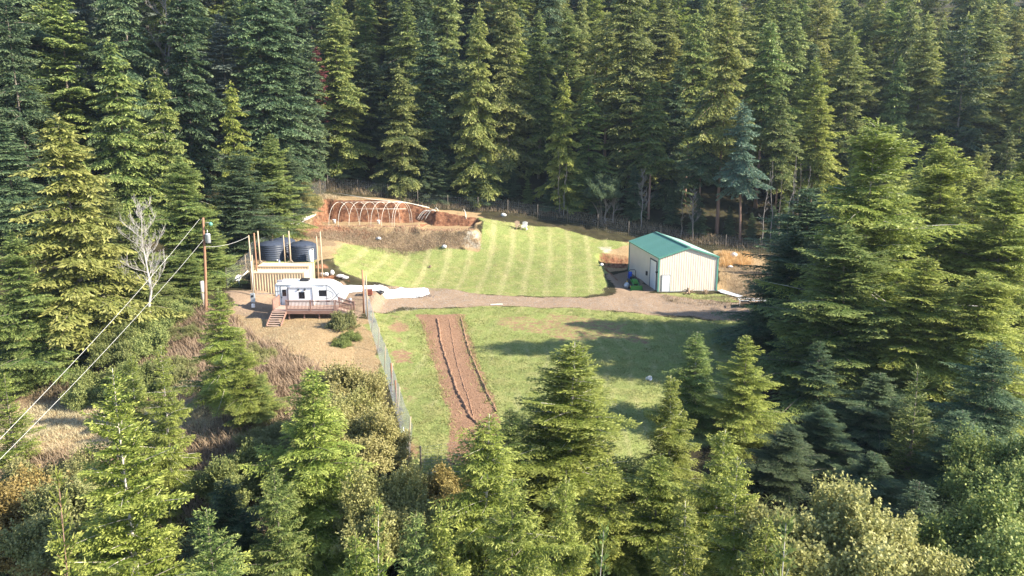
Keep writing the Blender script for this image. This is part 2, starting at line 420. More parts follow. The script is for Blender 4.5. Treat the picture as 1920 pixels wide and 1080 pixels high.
red_zone = mx_(mk([(560,450),(590,400),(600,368),(760,372),(900,402),(895,420),(800,428),(640,428)], seed=20, amp=.3), mk([(1120,470),(1185,480),(1185,530),(1135,530)], seed=21, amp=.3))
red_zone = mx_(red_zone, .9 * mk([(590,500),(612,497),(655,528),(600,528)], seed=25, amp=.3))
masks['m_red'] = red_zone * smooth((slope - .35) / .35) * np.where(x_ > 5, .62, 1)
masks['m_red'] = mx_(masks['m_red'], .6 * mk([(545,450),(590,412),(640,424),(700,440),(600,448)], seed=22))
masks['m_pale'] = mx_(.5 * mk([(865,440),(900,436),(905,470),(850,466)], seed=23, amp=.6), .6 * mk([(1120,462),(1150,462),(1150,480),(1125,482)], seed=26, amp=.4))
fx = x_ - .06 * (y_ - 90) - .0
ph = (fx + .9 * (vnoise(x_, y_, 12, 30) - .5)) / 2.9
row = np.abs((ph % 1) - .5) * 2
masks['m_row'] = mk(UPPER) * smooth((.42 - row) / .3) * (.55 + .35 * vnoise(x_, y_ * .25, 3.5, 31)) + .95 * mk(LOWER) * smooth((.35 - np.abs(((fx + 2.2*(vnoise(x_, y_, 7, 32) - .5)) / 1.9 % 1) - .5) * 2) / .3) * vnoise(x_, y_, 3.0, 33)
masks['m_row'] *= 1 - masks['m_soil']
# furrows in the tilled strip
Pf = [G(820, 600), G(865, 600)]
nx, ny = len(gx), len(gy)
idx = np.arange(nx * ny).reshape(ny, nx)
F = np.stack([idx[:-1, :-1], idx[:-1, 1:], idx[1:, 1:], idx[1:, :-1]], -1).reshape(-1, 4)
M['ground'] = ground_mat()
gme = np_mesh('ground', np.stack([x_, y_, ZZ.ravel()], -1), F, masks, True)
g_o = link_mesh('ground', gme, M['ground']); tag(g_o, kind='structure')
def mask_at(nm, x, y):
    i = np.clip(np.searchsorted(gx, x), 0, nx - 1); j = np.clip(np.searchsorted(gy, y), 0, ny - 1)
    return masks[nm][j * nx + i]

# lumpy soil ridges thrown up by the plough
def ridge(px_pts, w, h, seed):
    rr = np.random.RandomState(seed); pts = [G(*p) for p in px_pts]; out = []
    for a, b in zip(pts[:-1], pts[1:]):
        n = max(2, int((b - a).length / .22))
        for i in range(n): out.append(a.lerp(b, i / n))
    V = []; 
    for i, p in enumerate(out):
        q = out[min(i+1, len(out)-1)] - out[max(i-1, 0)]; s = Vector((q.y, -q.x, 0)).normalized()
        p = p + s * rr.uniform(-.04, .04); z = gz(p.x, p.y)
        for k, (u, hh) in enumerate(((-1, -.04), (-.45, .7), (0, 1), (.5, .6), (1, -.04))):
            c = p + s * u * w / 2; V.append((c.x, c.y, z + (h * hh * rr.uniform(.1, 1.5) if hh > 0 else -.05)))
    F = [(i*5+k, i*5+k+1, (i+1)*5+k+1, (i+1)*5+k) for i in range(len(out)-1) for k in range(4)]
    return np.array(V), np.array(F)
M['soil'] = mat('tilled_soil', (.14,.075,.048), (.28,.17,.11), 5, .95, bump=.03)
allV, allF, off = [], [], 0
for k, (pp, w, h) in enumerate([([(820,598),(826,640),(842,690),(860,740),(880,780),(900,800)], .30, .15), ([(864,596),(874,640),(893,690),(912,735),(931,775)], .26, .13),
                                ([(842,598),(850,650),(868,720),(890,790)], .16, .05)]):
    v, f = ridge(pp, w, h, 40 + k); allV.append(v); allF.append(f + off); off += len(v)
o = link_mesh('plough_ridges', np_mesh('plough_ridges', np.concatenate(allV), np.concatenate(allF)), M['soil']); tag(o, kind='structure')

# ------------------------------------------------------------------ metal shed
def corrugate(mb, a, b, z0, ztop, out, pitch=.3, depth=.016):
    """ribbed sheet from a to b (xy); ztop(t) gives the top"""
    a = Vector(a); b = Vector(b); Ln = (b - a).length; n = int(Ln / pitch); vs = []; fs = []
    prof = [(0, 0), (.55, 0), (.65, 1), (.9, 1), (1, 0)]
    ts = []
    for i in range(n):
        for u, d in prof[:-1]: ts.append(((i + u) / n, d))
    ts.append((1.0, 0))
    for t, d in ts:
        p = a.lerp(b, t) + Vector(out) * d * depth
        vs += [(p.x, p.y, z0), (p.x, p.y, ztop(t))]
    for i in range(len(ts) - 1): fs.append((2*i, 2*i+2, 2*i+3, 2*i+1))
    mb.add(vs, fs)
def shed():
    W, D, E, RZ = 7.6, 14.0, 4.4, 5.62
    r = empty('metal_shed', (18.35, 91.8, 0.0), SHED_ROT, 'cream ribbed metal shed with green gable roof at the end of the dirt drive', 'shed')
    w = MB()
    corrugate(w, (0, 0, 0), (W, 0, 0), -.3, lambda t: E + (RZ - E) * (1 - abs(2*t - 1)) - .03, (0, -1, 0))
    corrugate(w, (0, D, 0), (W, D, 0), -.3, lambda t: E + (RZ - E) * (1 - abs(2*t - 1)) - .03, (0, 1, 0))
    corrugate(w, (0, D, 0), (0, 0, 0), -.3, lambda t: E - .03, (-1, 0, 0))
    corrugate(w, (W, 0, 0), (W, D, 0), -.3, lambda t: E - .03, (1, 0, 0))
    w.build('wall', M['shed'], r)
    ov = .12; s = (RZ - E) / (W / 2); rf = MB()
    for sg in (-1, 1):
        n = 26
        for i in range(n):       # roof sheet with standing ribs
            y0 = -ov + (D + 2*ov) * i / n; y1 = -ov + (D + 2*ov) * (i + 1) / n
            xe = W/2 + sg * (W/2 + ov); ze = E - s * ov
            m = .05
            rf.add([(W/2, y0, RZ), (xe, y0, ze), (xe, y1 - m, ze), (W/2, y1 - m, RZ)], [(0,1,2,3) if sg < 0 else (3,2,1,0)])
            rf.add([(W/2, y1-m, RZ), (xe, y1-m, ze), (xe, y1-m/2, ze+.035), (W/2, y1-m/2, RZ+.035)], [(0,1,2,3) if sg < 0 else (3,2,1,0)])
            rf.add([(W/2, y1-m/2, RZ+.035), (xe, y1-m/2, ze+.035), (xe, y1, ze), (W/2, y1, RZ)], [(0,1,2,3) if sg < 0 else (3,2,1,0)])
    ro = rf.build('roof', M['roofgreen'], r)
    t = MB(); t.bar((W/2, -ov-.02, RZ+.03), (W/2, D+ov+.02, RZ+.03), .34, .05)
    t.build('ridge_cap', M['roofgreen'], ro)
    t = MB()
    for sg in (-1, 1):
        xe = W/2 + sg * (W/2 + ov)
        for y in (-ov - .03, D + ov + .03): t.bar((W/2, y, RZ - .07), (xe, y, E - s*ov - .07), .06, .2)
        t.bar((xe, -ov, E - s*ov - .06), (xe, D+ov, E - s*ov - .06), .07, .14)
    t.build('roof_trim', M['trimgreen'], ro)
    for x, y in ((0, 0), (W, 0), (0, D), (W, D)):
        t = MB(); t.box(x-.09, x+.09, y-.09, y+.09, -.3, E-.06); t.build('corner_trim', M['trimgreen'], r)
    t = MB(); t.box(.1, W-.1, -.06, -.045, -.25, .06); t.build('base_trim', M['greymetal'], r)
    d = MB(); d.box(.52, 1.47, -.075, -.05, .04, 2.1); dr = d.build('door', M['white'], r, .01)
    d = MB(); d.box(.44, .52, -.09, -.04, 0, 2.2); d.box(1.47, 1.55, -.09, -.04, 0, 2.2); d.box(.44, 1.55, -.092, -.04, 2.1, 2.2); d.build('door_frame', M['greymetal'], dr)
    d = MB(); d.tube([(1.38, -.08, 1.0), (1.38, -.15, 1.0)], .035); d.build('handle', M['greymetal'], dr)
    d = MB()
    for k in range(12):           # roll-up door slats
        d.box(-.075, -.05, .75, 3.35, .02 + k*.3, .02 + k*.3 + .285)
    rd = d.build('roller_door', M['white'], r)
    d = MB(); d.box(-.1, -.04, .58, .75, 0, 3.75); d.box(-.1, -.04, 3.35, 3.52, 0, 3.75); d.box(-.105, -.04, .58, 3.52, 3.62, 3.78); d.build('door_frame', M['tank'], rd)
    d = MB(); d.box(-.22, -.04, 4.6, 4.95, 1.2, 1.75); d.build('meter_box', M['black'], r, .02)
    d = MB(); d.box(-.28, -.05, .2, .45, 2.35, 2.55); d.build('wall_lamp', M['black'], r, .02)
shed()

# ------------------------------------------------------------------ containers
def container(loc, label):
    L_, Wd, H = 6.06, 2.44, 2.59
    r = empty('shipping_container', loc, 0, label, 'container', 'cream shipping containers side by side')
    w = MB()
    corrugate(w, (.12, .06, 0), (L_-.12, .06, 0), .15, lambda t: H-.1, (0, -1, 0), .3, .055)
    corrugate(w, (.12, Wd-.06, 0), (L_-.12, Wd-.06, 0), .15, lambda t: H-.1, (0, 1, 0), .3, .055)
    corrugate(w, (.06, .12, 0), (.06, Wd-.12, 0), .15, lambda t: H-.1, (-1, 0, 0), .3, .055)
    w.build('wall', M['cream'], r)
    t = MB(); n = 20
    for i in range(n):
        x0 = .1 + (L_-.2) * i/n; x1 = .1 + (L_-.2) * (i+1)/n; m = (x1-x0)
        t.add([(x0, .1, H-.06), (x0+m*.6, .1, H-.06), (x0+m*.6, Wd-.1, H-.06), (x0, Wd-.1, H-.06)], [(0,1,2,3)])
        t.add([(x0+m*.6, .1, H-.06), (x0+m*.8, .1, H-.03), (x0+m*.8, Wd-.1, H-.03), (x0+m*.6, Wd-.1, H-.06)], [(0,1,2,3)])
        t.add([(x0+m*.8, .1, H-.03), (x1, .1, H-.06), (x1, Wd-.1, H-.06), (x0+m*.8, Wd-.1, H-.03)], [(0,1,2,3)])
    t.build('roof', M['creamtop'], r)
    f = MB()
    for x in (.06, L_-.06):
        for y in (.06, Wd-.06): f.box(x-.06, x+.06, y-.06, y+.06, 0, H)
        for z in (.06, H-.05): f.box(x-.05, x+.05, .12, Wd-.12, z-.05, z+.05)
    for y in (.05, Wd-.05):
        for z in (.07, H-.05): f.box(.12, L_-.12, y-.05, y+.05, z-.06, z+.045)
    f.build('frame', M['cream'], r)
    for y0, y1 in ((.13, Wd/2-.01), (Wd/2+.01, Wd-.13)):
        d = MB(); d.box(L_-.1, L_-.04, y0, y1, .13, H-.12); do = d.build('door', M['cream'], r)
        b = MB()
        for q in (.3, .75): b.tube([(L_-.02, y0+(y1-y0)*q, .15), (L_-.02, y0+(y1-y0)*q, H-.15)], .02, 6)
        b.build('lock_rod', M['cream'], do)
cx0 = P(469, 509.6, 82.6).x
container((cx0, 82.6, 1.62), 'nearer cream ribbed container with its long side just behind the camper')
container((P(482, 499, 85.6).x, 85.5, 1.85), 'farther cream container, mostly hidden, only its roof strip and door end showing')

# ------------------------------------------------------------------ camper
def camper():
    x0 = P(514, 531, 77).x; x1 = P(645, 560, 77).x; Lb = x1 - x0; g = gz(x0 + Lb/2, 78.2)
    r = empty('travel_trailer', (x0, 77.0, 1.0), 0, 'white travel trailer with dark swoosh lines parked behind the wooden deck', 'camper')
    W, z0, z1 = 2.44, .62, 3.15
    Lr = (P(611, 531, 77).x - x0)
    prof = [(0.05, z0), (Lb-.9, z0), (Lb-.45, z0+.12), (Lb-.05, z0+.85), (Lb, z0+1.15), (Lb-.25, z0+1.5), (Lb-.9, z0+2.12), (Lr+.35, z1-.12), (Lr-.1, z1), (.25, z1), (.02, z1-.2)]
    b = MB(); b.prism(prof, 0, W); b.build('body', M['white'], r, .09)
    d = MB(); d.bar((.15, -.03, z1-.16), (Lr-.05, -.03, z1-.16), .09, .09); d.build('awning', M['greymetal'], r)
    s = MB(); sx0, sx1 = P(545, 560, 77).x - x0, P(589, 560, 77).x - x0
    s.box(sx0, sx1, -.55, .02, z0+.2, z1-.36); so = s.build('slide_out', M['white'], r, .03)
    t = MB()
    t.box(sx0-.06, sx1+.08, -.62, -.5, z1-.40, z1-.31); t.box(sx1-.01, sx1+.07, -.6, -.5, z0+.2, z1-.4); t.box(sx0-.06, sx0+.01, -.6, -.5, z0+.2, z1-.4); t.build('slide_trim', M['vent'], so)
    def window(par, cx, cz, w, h, y):
        f = MB(); f.box(cx-w/2-.05, cx+w/2+.05, y-.02, y+.01, cz-h/2-.05, cz+h/2+.05); fo = f.build('window', M['black'], par, .02)
        p = MB(); p.box(cx-w/2, cx-.015, y-.032, y-.022, cz-h/2, cz+h/2); p.box(cx+.015, cx+w/2, y-.032, y-.022, cz-h/2, cz+h/2); p.build('pane', M['glass'], fo)
    window(so, P(566, 549, 76.5).x - x0, z0+1.35, .52, .62, -.55)
    window(r, P(605, 547, 77).x - x0, z0+1.45, .72, .55, 0)
    for dx in (-.33, .33):
        q = MB(); q.tube([(P(566,549,76.5).x - x0 + dx, -.55, z0+1.95), (P(566,549,76.5).x - x0 + dx, -.63, z0+1.95)], .1, 12); q.build('porch_light', M['black'], so)
    dx0, dx1 = P(527, 550, 77).x - x0, P(539, 550, 77).x - x0
    dd = MB(); dd.box(dx0, dx1, -.03, .0, z0+.12, z1-.34); do = dd.build('door', M['white'], r, .02)
    q = MB(); q.box(dx0-.04, dx0, -.035, 0, z0+.1, z1-.3); q.box(dx1, dx1+.04, -.035, 0, z0+.1, z1-.3); q.box(dx0-.04, dx1+.04, -.036, 0, z1-.34, z1-.3); q.build('door_frame', M['decal'], do)
    q = MB(); q.box(dx0+.15, dx1-.12, -.05, -.03, z0+1.15, z0+1.85); q.build('window', M['glass'], do)
    q = MB(); q.box(dx0+.04, dx0+.1, -.07, -.03, z0+.95, z0+1.1); q.build('handle', M['black'], do)
    # swoosh lines on the side
    def stripe(pts, w, y=-.012):
        q = MB()
        for a, b_ in zip(pts[:-1], pts[1:]): q.bar((a[0], y, a[1]), (b_[0], y, b_[1]), .006, w, Vector((0,0,1)))
        q.build('swoosh_line', M['decal'], r)
    stripe([(.05+i*.2, z0+1.62+.12*math.sin(i*.25)) for i in range(9)], .05)
    stripe([(.2+i*.25, z0+.42-.14*math.sin(i*.5)) for i in range(8)], .06)
    stripe([(Lb-2.0+.9*math.sin(a), z0+1.32+.45*math.cos(a)) for a in [i*PI/12 for i in range(13)]], .035)
    stripe([(Lb-2.0+i*.2, z0+2.35-.028*i*i) for i in range(9)], .04)
    stripe([(Lb-1.9+i*.2, z0+.55+.02*i*i) for i in range(8)], .05)
    stripe([(sx1+.3+i*.22, z0+.62-.1*math.sin(i*.6)) for i in range(7)], .05)
    stripe([(Lr+.02, z0+.1), (Lr+.021, z1-.15)], .04); stripe([(.35, z0+.1), (.351, z1-.25)], .03)
    q = MB(); q.box(.3, Lb-1.2, -.008, 0, z0+.0, z0+.16); q.build('lower_skirt', M['vent'], r)
    q = MB(); q.box(Lr*.45, Lr*.45+.95, .8, 1.6, z1, z1+.28); q.build('roof_air_conditioner', M['black'], r, .1)
    q = MB(); q.box(.12, .75, .5, .95, z1, z1+.2); q.build('roof_vent', M['vent'], r, .04)
    q = MB(); q.box(Lr-.9, Lr-.5, .9, 1.3, z1, z1+.12); q.build('roof_vent', M['white'], r, .03)
    for x in (Lb*.42, Lb*.54):
        for y in (.1, W-.35):
            q = MB(); q.lathe([(.36, 0), (.37, .05), (.37, .2), (.36, .25)], n=20, M=Matrix.Translation((x, y+.25, .36)) @ Matrix.Rotation(PI/2, 4, 'X')); wo_ = q.build('wheel', M['black'], r)
    for x in (Lb+.1, ):
        q = MB(); q.lathe([(.02,0),(.15,.02),(.16,.5),(.12,.6),(.03,.65)], (x+.25, W/2-.2, z0)); q.lathe([(.02,0),(.15,.02),(.16,.5),(.12,.6),(.03,.65)], (x+.25, W/2+.2, z0)); q.build('gas_bottles', M['vent'], r)
    q = MB(); q.bar((Lb-.8, .4, z0-.05), (Lb+.9, W/2, z0-.05), .1); q.bar((Lb-.8, W-.4, z0-.05), (Lb+.9, W/2, z0-.05), .1); q.tube([(Lb+.75, W/2, -.02), (Lb+.75, W/2, z0+.3)], .05); q.build('hitch', M['black'], r)
camper()

# ------------------------------------------------------------------ deck
def deck():
    fz = 1.86; y0, y1 = 74.2, 76.75
    xa = P(511, 583, y0).x; xb = P(628, 583, y0).x; xs = P(537, 583, y0).x
    r = empty('wooden_deck', (0, 0, 0), 0, 'raised reddish wooden deck with slatted railing, stairs and side ramp in front of the camper', 'deck')
    f = MB()
    nb = 18
    for i in range(nb):
        a = y0 + (y1 - y0) * i / nb; f.box(xa, xb, a, a + (y1-y0)/nb - .012, fz-.04, fz)
    f.build('floor', M['floorwood'], r)
    f = MB(); f.box(xa, xb, y0-.05, y0-.004, fz-.34, fz+.004); f.box(xa-.05, xa-.003, y0-.05, y1, fz-.34, fz+.004); f.box(xb+.003, xb+.05, y0-.05, y1, fz-.34, fz+.004); f.build('fascia', M['redwood'], r)
    for x in np.linspace(xa+.1, xb-.1, 5):
        for y in (y0+.12, y1-.2):
            g = gz(x, y); q = MB(); q.box(x-.06, x+.06, y-.06, y+.06, g-.3, fz-.045); q.build('support_post', M['redwood'], r)
    def rail(a, b, za, zb, h=1.05, solid=False):
        a = Vector(a); b = Vector(b); n = int((b-a).length / .14); q = MB()
        up = lambda p, z: Vector((p.x, p.y, z))
        q.bar(up(a, za+h), up(b, zb+h), .12, .05); q.bar(up(a, za+h-.12), up(b, zb+h-.12), .035, .09); q.bar(up(a, za+.12), up(b, zb+.12), .035, .09)
        for i in range(1, n):
            p = a.lerp(b, i/n); z = za + (zb-za)*i/n
            q.box(p.x-(.066 if solid else .032), p.x+(.066 if solid else .032), p.y-.022, p.y+.022, z+.12, z+h-.1) if abs(b.x-a.x) > abs(b.y-a.y) else q.box(p.x-.022, p.x+.022, p.y-(.075 if solid else .022), p.y+(.075 if solid else .022), z+.1, z+h-.1)
        m = max(1, int((b-a).length / 1.9))
        for i in range(m+1):
            p = a.lerp(b, i/m); z = za + (zb-za)*i/m; q.box(p.x-.055, p.x+.055, p.y-.055, p.y+.055, z-.3, z+h+.06)
        return q.build('railing', M['redwood'], r)
    rail((xs, y0+.06, 0), (xb-.05, y0+.06, 0), fz, fz)
    rail((xa+.05, y0+.1, 0), (xa+.05, y1-.3, 0), fz, fz, 1.1, True)
    xr = P(661, 580, y0+.6).x; gr = gz(xr, y0+.6)
    rail((xb+.1, y0+.1, 0), (xr, y0+.25, 0), fz, fz-.45)
    rail((xb+.1, y0+1.5, 0), (xr, y0+1.5, 0), fz, fz-.45)
    q = MB(); q.add([(xb+.05, y0+.15, fz-.01), (xr, y0+.3, fz-.46), (xr, y0+1.5, fz-.46), (xb+.05, y0+1.45, fz-.01), (xb+.05, y0+.15, fz-.13), (xr, y0+.3, fz-.58), (xr, y0+1.5, fz-.58), (xb+.05, y0+1.45, fz-.13)],
            [(0,1,2,3),(7,6,5,4),(0,4,5,1),(1,5,6,2),(2,6,7,3),(3,7,4,0)]); q.build('ramp', M['floorwood'], r)
    # stairs toward the camera
    gy_ = y0 - 2.1; gb = gz((xa+xs)/2, gy_); st = empty('stairs'); st.parent = r
    n = 7
    for i in range(n):
        z = fz - (fz-gb) * (i+.5) / n; y = y0 - .1 - (y0-gy_) * (i+.35) / n
        q = MB(); q.box(xa+.02, xs-.02, y-.15, y+.12, z-.045, z); q.build('tread', M['floorwood'], st)
    for x in (xa, xs):
        q = MB(); q.bar((x, y0-.06, fz-.16), (x, gy_-.05, gb+.05), .06, .28); q.build('stringer', M['redwood'], st)
deck()

# ------------------------------------------------------------------ water tanks
def tank(px, Y, rad, h, label):
    x = P(px, 480, Y).x; z = gz(x, Y)
    r = empty('water_tank', (x, Y, z-.05), 0, label, 'water tank', 'dark blue plastic water tanks')
    pr = [(rad*.98, 0)]
    for k in range(7):
        zz = h*k/7; pr += [(rad, zz+.04), (rad, zz+h/7-.06), (rad-.03, zz+h/7-.03), (rad-.03, zz+h/7)]
    pr += [(rad+.01, h), (rad-.08, h+.08), (rad*.75, h+.30), (rad*.4, h+.46), (.3, h+.50)]
    b = MB(); b.lathe(pr, n=44); b.build('body', M['tank'], r)
    b = MB(); b.lathe([(.29, h+.49), (.3, h+.6), (.24, h+.64), (.05, h+.65)], n=20); b.build('lid', M['black'], r)
    b = MB()
    for k in range(10):
        a = 2*PI*k/10+.2; b.bar((math.cos(a)*rad*.97, math.sin(a)*rad*.97, h+.09), (math.cos(a)*.4, math.sin(a)*.4, h+.48), .1, .05)
    b.build('roof_rib', M['tank'], r)
    b = MB(); b.tube([(rad*.6, -rad*.8, .12), (rad*.6, -rad*.8-.25, .12)], .06); b.build('outlet_valve', M['pvc'], r)
tank(511, 92.6, 1.72, 1.85, 'left dark blue ribbed water tank behind the containers')
tank(568, 92.6, 1.72, 1.85, 'right dark blue ribbed water tank beside the white pressure tank')
tank(531, 96.0, 1.65, 1.85, 'dark blue water tank standing behind and between the two front tanks')
def simple(name, mb, m, label, cat, group=None, bevel=0):
    o = mb.build(name, m, None, bevel); tag(o, label, cat, group); return o
p = G(579, 486); z = gz(p.x, 90.6); x = P(582, 470, 90.6).x
r = empty('pressure_tank', (x, 90.6, z), 0, 'upright white pressure tank beside the right water tank', 'pressure tank')
q = MB(); q.lathe([(.28,0),(.33,.06),(.33,1.2),(.26,1.4),(.06,1.5)], n=20); q.build('body', M['white'], r)
q = MB(); q.tube([(0,0,1.5),(0,0,1.62),(.35,0,1.62),(.35,0,.1)], .03, 6); q.build('pipe', M['pvc'], r)
x = P(523, 478, 90.2).x
r = empty('plastic_jug', (x, 90.2, gz(x, 90.2)), 0, 'small white plastic jug on the ground between the water tanks', 'jug')
q = MB(); q.lathe([(.15,0),(.17,.05),(.17,.35),(.07,.5)], n=16); q.build('body', M['whiteplastic'], r)
q = MB(); q.lathe([(.06,.5),(.06,.57)], n=12); q.build('cap', M['blue'], r)

# tall fence posts round the containers
def post(px, ytop, ybot, Y, rad, m, label, brace=0):
    a = P(px, ytop, Y); zb = gz(a.x, Y) - .2
    pp = proj(a.x, Y, zb)
    rad *= .85; r = empty('wooden_post', (a.x, Y, zb), 0, label, 'post', 'tall wooden posts around the containers and fence')
    q = MB(); q.tube([(0,0,0), (.02,0,(a.z-zb)*.5), (0,.01,a.z-zb)], [rad, rad*.95, rad*.85], 10); q.build('shaft', M[m], r)
    for s in ([-1, 1] if brace == 2 else [brace] if brace else []):
        q = MB(); q.bar((0, 0, 1.5), (s*1.1, -.1, .15), .1); q.build('brace', M[m], r)
post(466, 441, 560, 82.2, .09, 'wood', 'pale leftmost post at the left end of the containers')
post(476, 437, 555, 83.6, .11, 'pole', 'reddish post second from left at the left end of the containers')
post(472, 478, 560, 81.3, .09, 'wood', 'short pale post in front of the leftmost container end')
post(483, 433, 494, 89.2, .12, 'wood', 'tall braced post just left of the left water tank', 1)
post(531, 441, 494, 90.0, .09, 'wood', 'thin post just right of the left water tank')
post(541, 433, 494, 89.2, .12, 'wood', 'tall post with two braces between the front water tanks', 2)
post(593, 443, 525, 87.0, .09, 'wood', 'grey post at the right end of the containers, left one of the pair')
post(600, 434, 530, 87.0, .10, 'wood', 'grey post at the right end of the containers, right and taller of the pair')
post(679, 506, 563, 77.5, .11, 'pole', 'tall reddish post at the top end of the middle wire fence')
post(686, 517, 600, 74.4, .08, 'wood', 'pale post beside the crate at the top of the middle wire fence')
post(733, 681, 750, 54.4, .09, 'pole', 'tall brown post halfway down the middle wire fence')
post(741, 713, 800, 51.2, .09, 'pole', 'brown post just below another on the lower middle wire fence')
post(756, 801, 850, 45.6, .05, 'greymetal', 'thin grey post at the bottom end of the middle wire fence')
post(378, 527, 600, 78.0, .28, 'barkwhite', 'thick grey snag stub left of the utility pole base')

# ------------------------------------------------------------------ utility pole, meter, dish
def utility():
    b = P(386, 588, 76); zb = gz(b.x, 76) - .2; t = P(381, 408, 76)
    r = empty('utility_pole', (b.x, 76, zb), 0, 'brown wooden utility pole with grey transformer left of the camper', 'utility pole')
    H = t.z - zb; dx = t.x - b.x
    at = lambda z: Vector((dx * z / H + .05*math.sin(z/3), 0, z))
    q = MB(); q.tube([at(H*i/8) for i in range(9)], [.17 - .06*i/8 for i in range(9)], 12); q.build('shaft', M['pole'], r)
    tz = H - 2.3; c = at(tz); q = MB(); q.lathe([(.2,0),(.27,.04),(.27,.85),(.29,.87),(.2,.97),(.05,1.0)], (c.x+.42, -.05, tz-.3), 20); to = q.build('transformer', M['greymetal'], r)
    q = MB(); q.tube([(c.x+.42, -.05, tz+.7), (c.x+.42, -.05, tz+1.05)], .045, 8); q.build('bushing', M['greymetal'], to); q = MB(); q.bar((c.x+.05,-.03,tz), (c.x+.2,-.03,tz), .08); q.build('bracket', M['greymetal'], to)
    c = at(H-.6); q = MB(); q.tube([c, c+Vector((.4,-.05,.12)), c+Vector((.7,-.1,.08))], .03, 6); la = q.build('lamp_arm', M['greymetal'], r)
    q = MB(); q.lathe([(.05,.2),(.16,.12),(.2,0),(.18,-.12),(.05,-.2)], tuple(c+Vector((.78,-.1,-.05))), 16); q.build('lamp_head', M['trimgreen'], la)
    c = at(H-.15); q = MB(); q.tube([c+Vector((-.1,-.1,0)), c+Vector((-.3,-.2,-.1))], .05, 6); q.build('insulator', M['black'], r)
    base = Vector((b.x, 76, zb))
    def wire(a, e, sag, label, rad=.010):
        pts = []
        for i in range(25):
            u = i/24; p_ = a.lerp(e, u); p_.z -= sag*4*u*(1-u); pts.append(p_)
        q = MB(); q.tube(pts, rad, 5); simple('power_line', q, M['cable'], label, 'cable', 'overhead wires on the utility pole')
    wire(base+at(H-.12)+Vector((-.28,-.2,0)), P(-160, 985, 30), .5, 'upper pale overhead wire running from the pole top down to the left edge')
    wire(base+at(H-2.2), P(-160, 1020, 31), .5, 'lower pale overhead wire running from beside the transformer down to the left edge')
    wire(base+at(H-3.0), P(466, 443, 82.2), .35, 'short thin wire from the utility pole to the posts by the containers', .012)
utility()
x = P(475, 560, 78.2).x; z = gz(x, 78.2)
r = empty('electric_meter', (x, 78.2, z), 0, 'grey electric meter pedestal in the shade beside the containers', 'meter')
q = MB(); q.box(-.05,.05,-.05,.05,-.2,2.0); q.build('stand', M['wood'], r)
q = MB(); q.box(-.24,.24,-.2,-.055,.75,1.75); bx = q.build('meter_box', M['greymetal'], r, .02)
q = MB(); q.lathe([(.13,0),(.13,.1),(.05,.13)], n=16, M=Matrix.Translation((0,-.2,1.45)) @ Matrix.Rotation(PI/2,4,'X')); q.build('dial', M['glass'], bx)
q = MB(); q.box(-.16,.16,-.3,-.06,.2,.6); q.build('junction_box', M['white'], r, .02)
q = MB(); q.tube([(.1,-.12,1.75),(.1,-.12,5.2)], .035, 8); q.build('conduit', M['pvc'], r)
q = MB(); q.tube([(0,.05,1.62),(2.7,.05,1.66)], .03, 6); q.build('pipe', M['pvc'], r)
x = P(447, 515, 84).x; z = P(447, 522, 84).z
r = empty('satellite_dish', (x, 84, gz(x, 84)), R(-35), 'white satellite dish left of the container corner', 'satellite dish')
hz = z - gz(x, 84)
q = MB(); q.tube([(0,0,-.2),(0,0,hz)], .04, 8); q.build('mast', M['greymetal'], r)
q = MB(); q.lathe([(.02,0),(.25,.03),(.42,.1),(.43,.1),(.25,.045),(.02,.02)], n=24, M=Matrix.Translation((0,0,hz)) @ Matrix.Rotation(R(-70),4,'Y')); q.build('reflector', M['white'], r)
q = MB(); q.tube([(0,0,hz-.2),(-.5,0,hz-.1)], .02, 6); q.build('arm', M['greymetal'], r)
q = MB(); q.tube([P(436,527,83.5), P(455,517,83.5), P(465,508,83.5)], .07, 8); simple('white_pipe', q, M['pvc'], 'white pipe leaning up to the left end of the front container', 'pipe')
q = MB(); 
for a_, b_ in (((505,443),(575,408)), ((530,440),(592,405)), ((560,418),(592,404)), ((535,428),(575,412))):
    pa, pb = G(*a_), G(*b_)
    q.tube([pa+Vector((0,0,.25)), pa.lerp(pb,.5)+Vector((0,0,.28)), pb+Vector((0,0,.2))], .09, 6)
    o = simple('white_pipe', q, M['pvc'], {505:'long white pipe on the slope, lowest and leftmost above the water tanks',530:'long white pipe lying parallel on the slope above the right water tank',560:'short white pipe at the top of the pipe pile near the left fence',535:'short white pipe in the middle of the pile above the tanks'}[a_[0]], 'pipe', 'white pipes lying on the slope above the tanks'); q = MB()

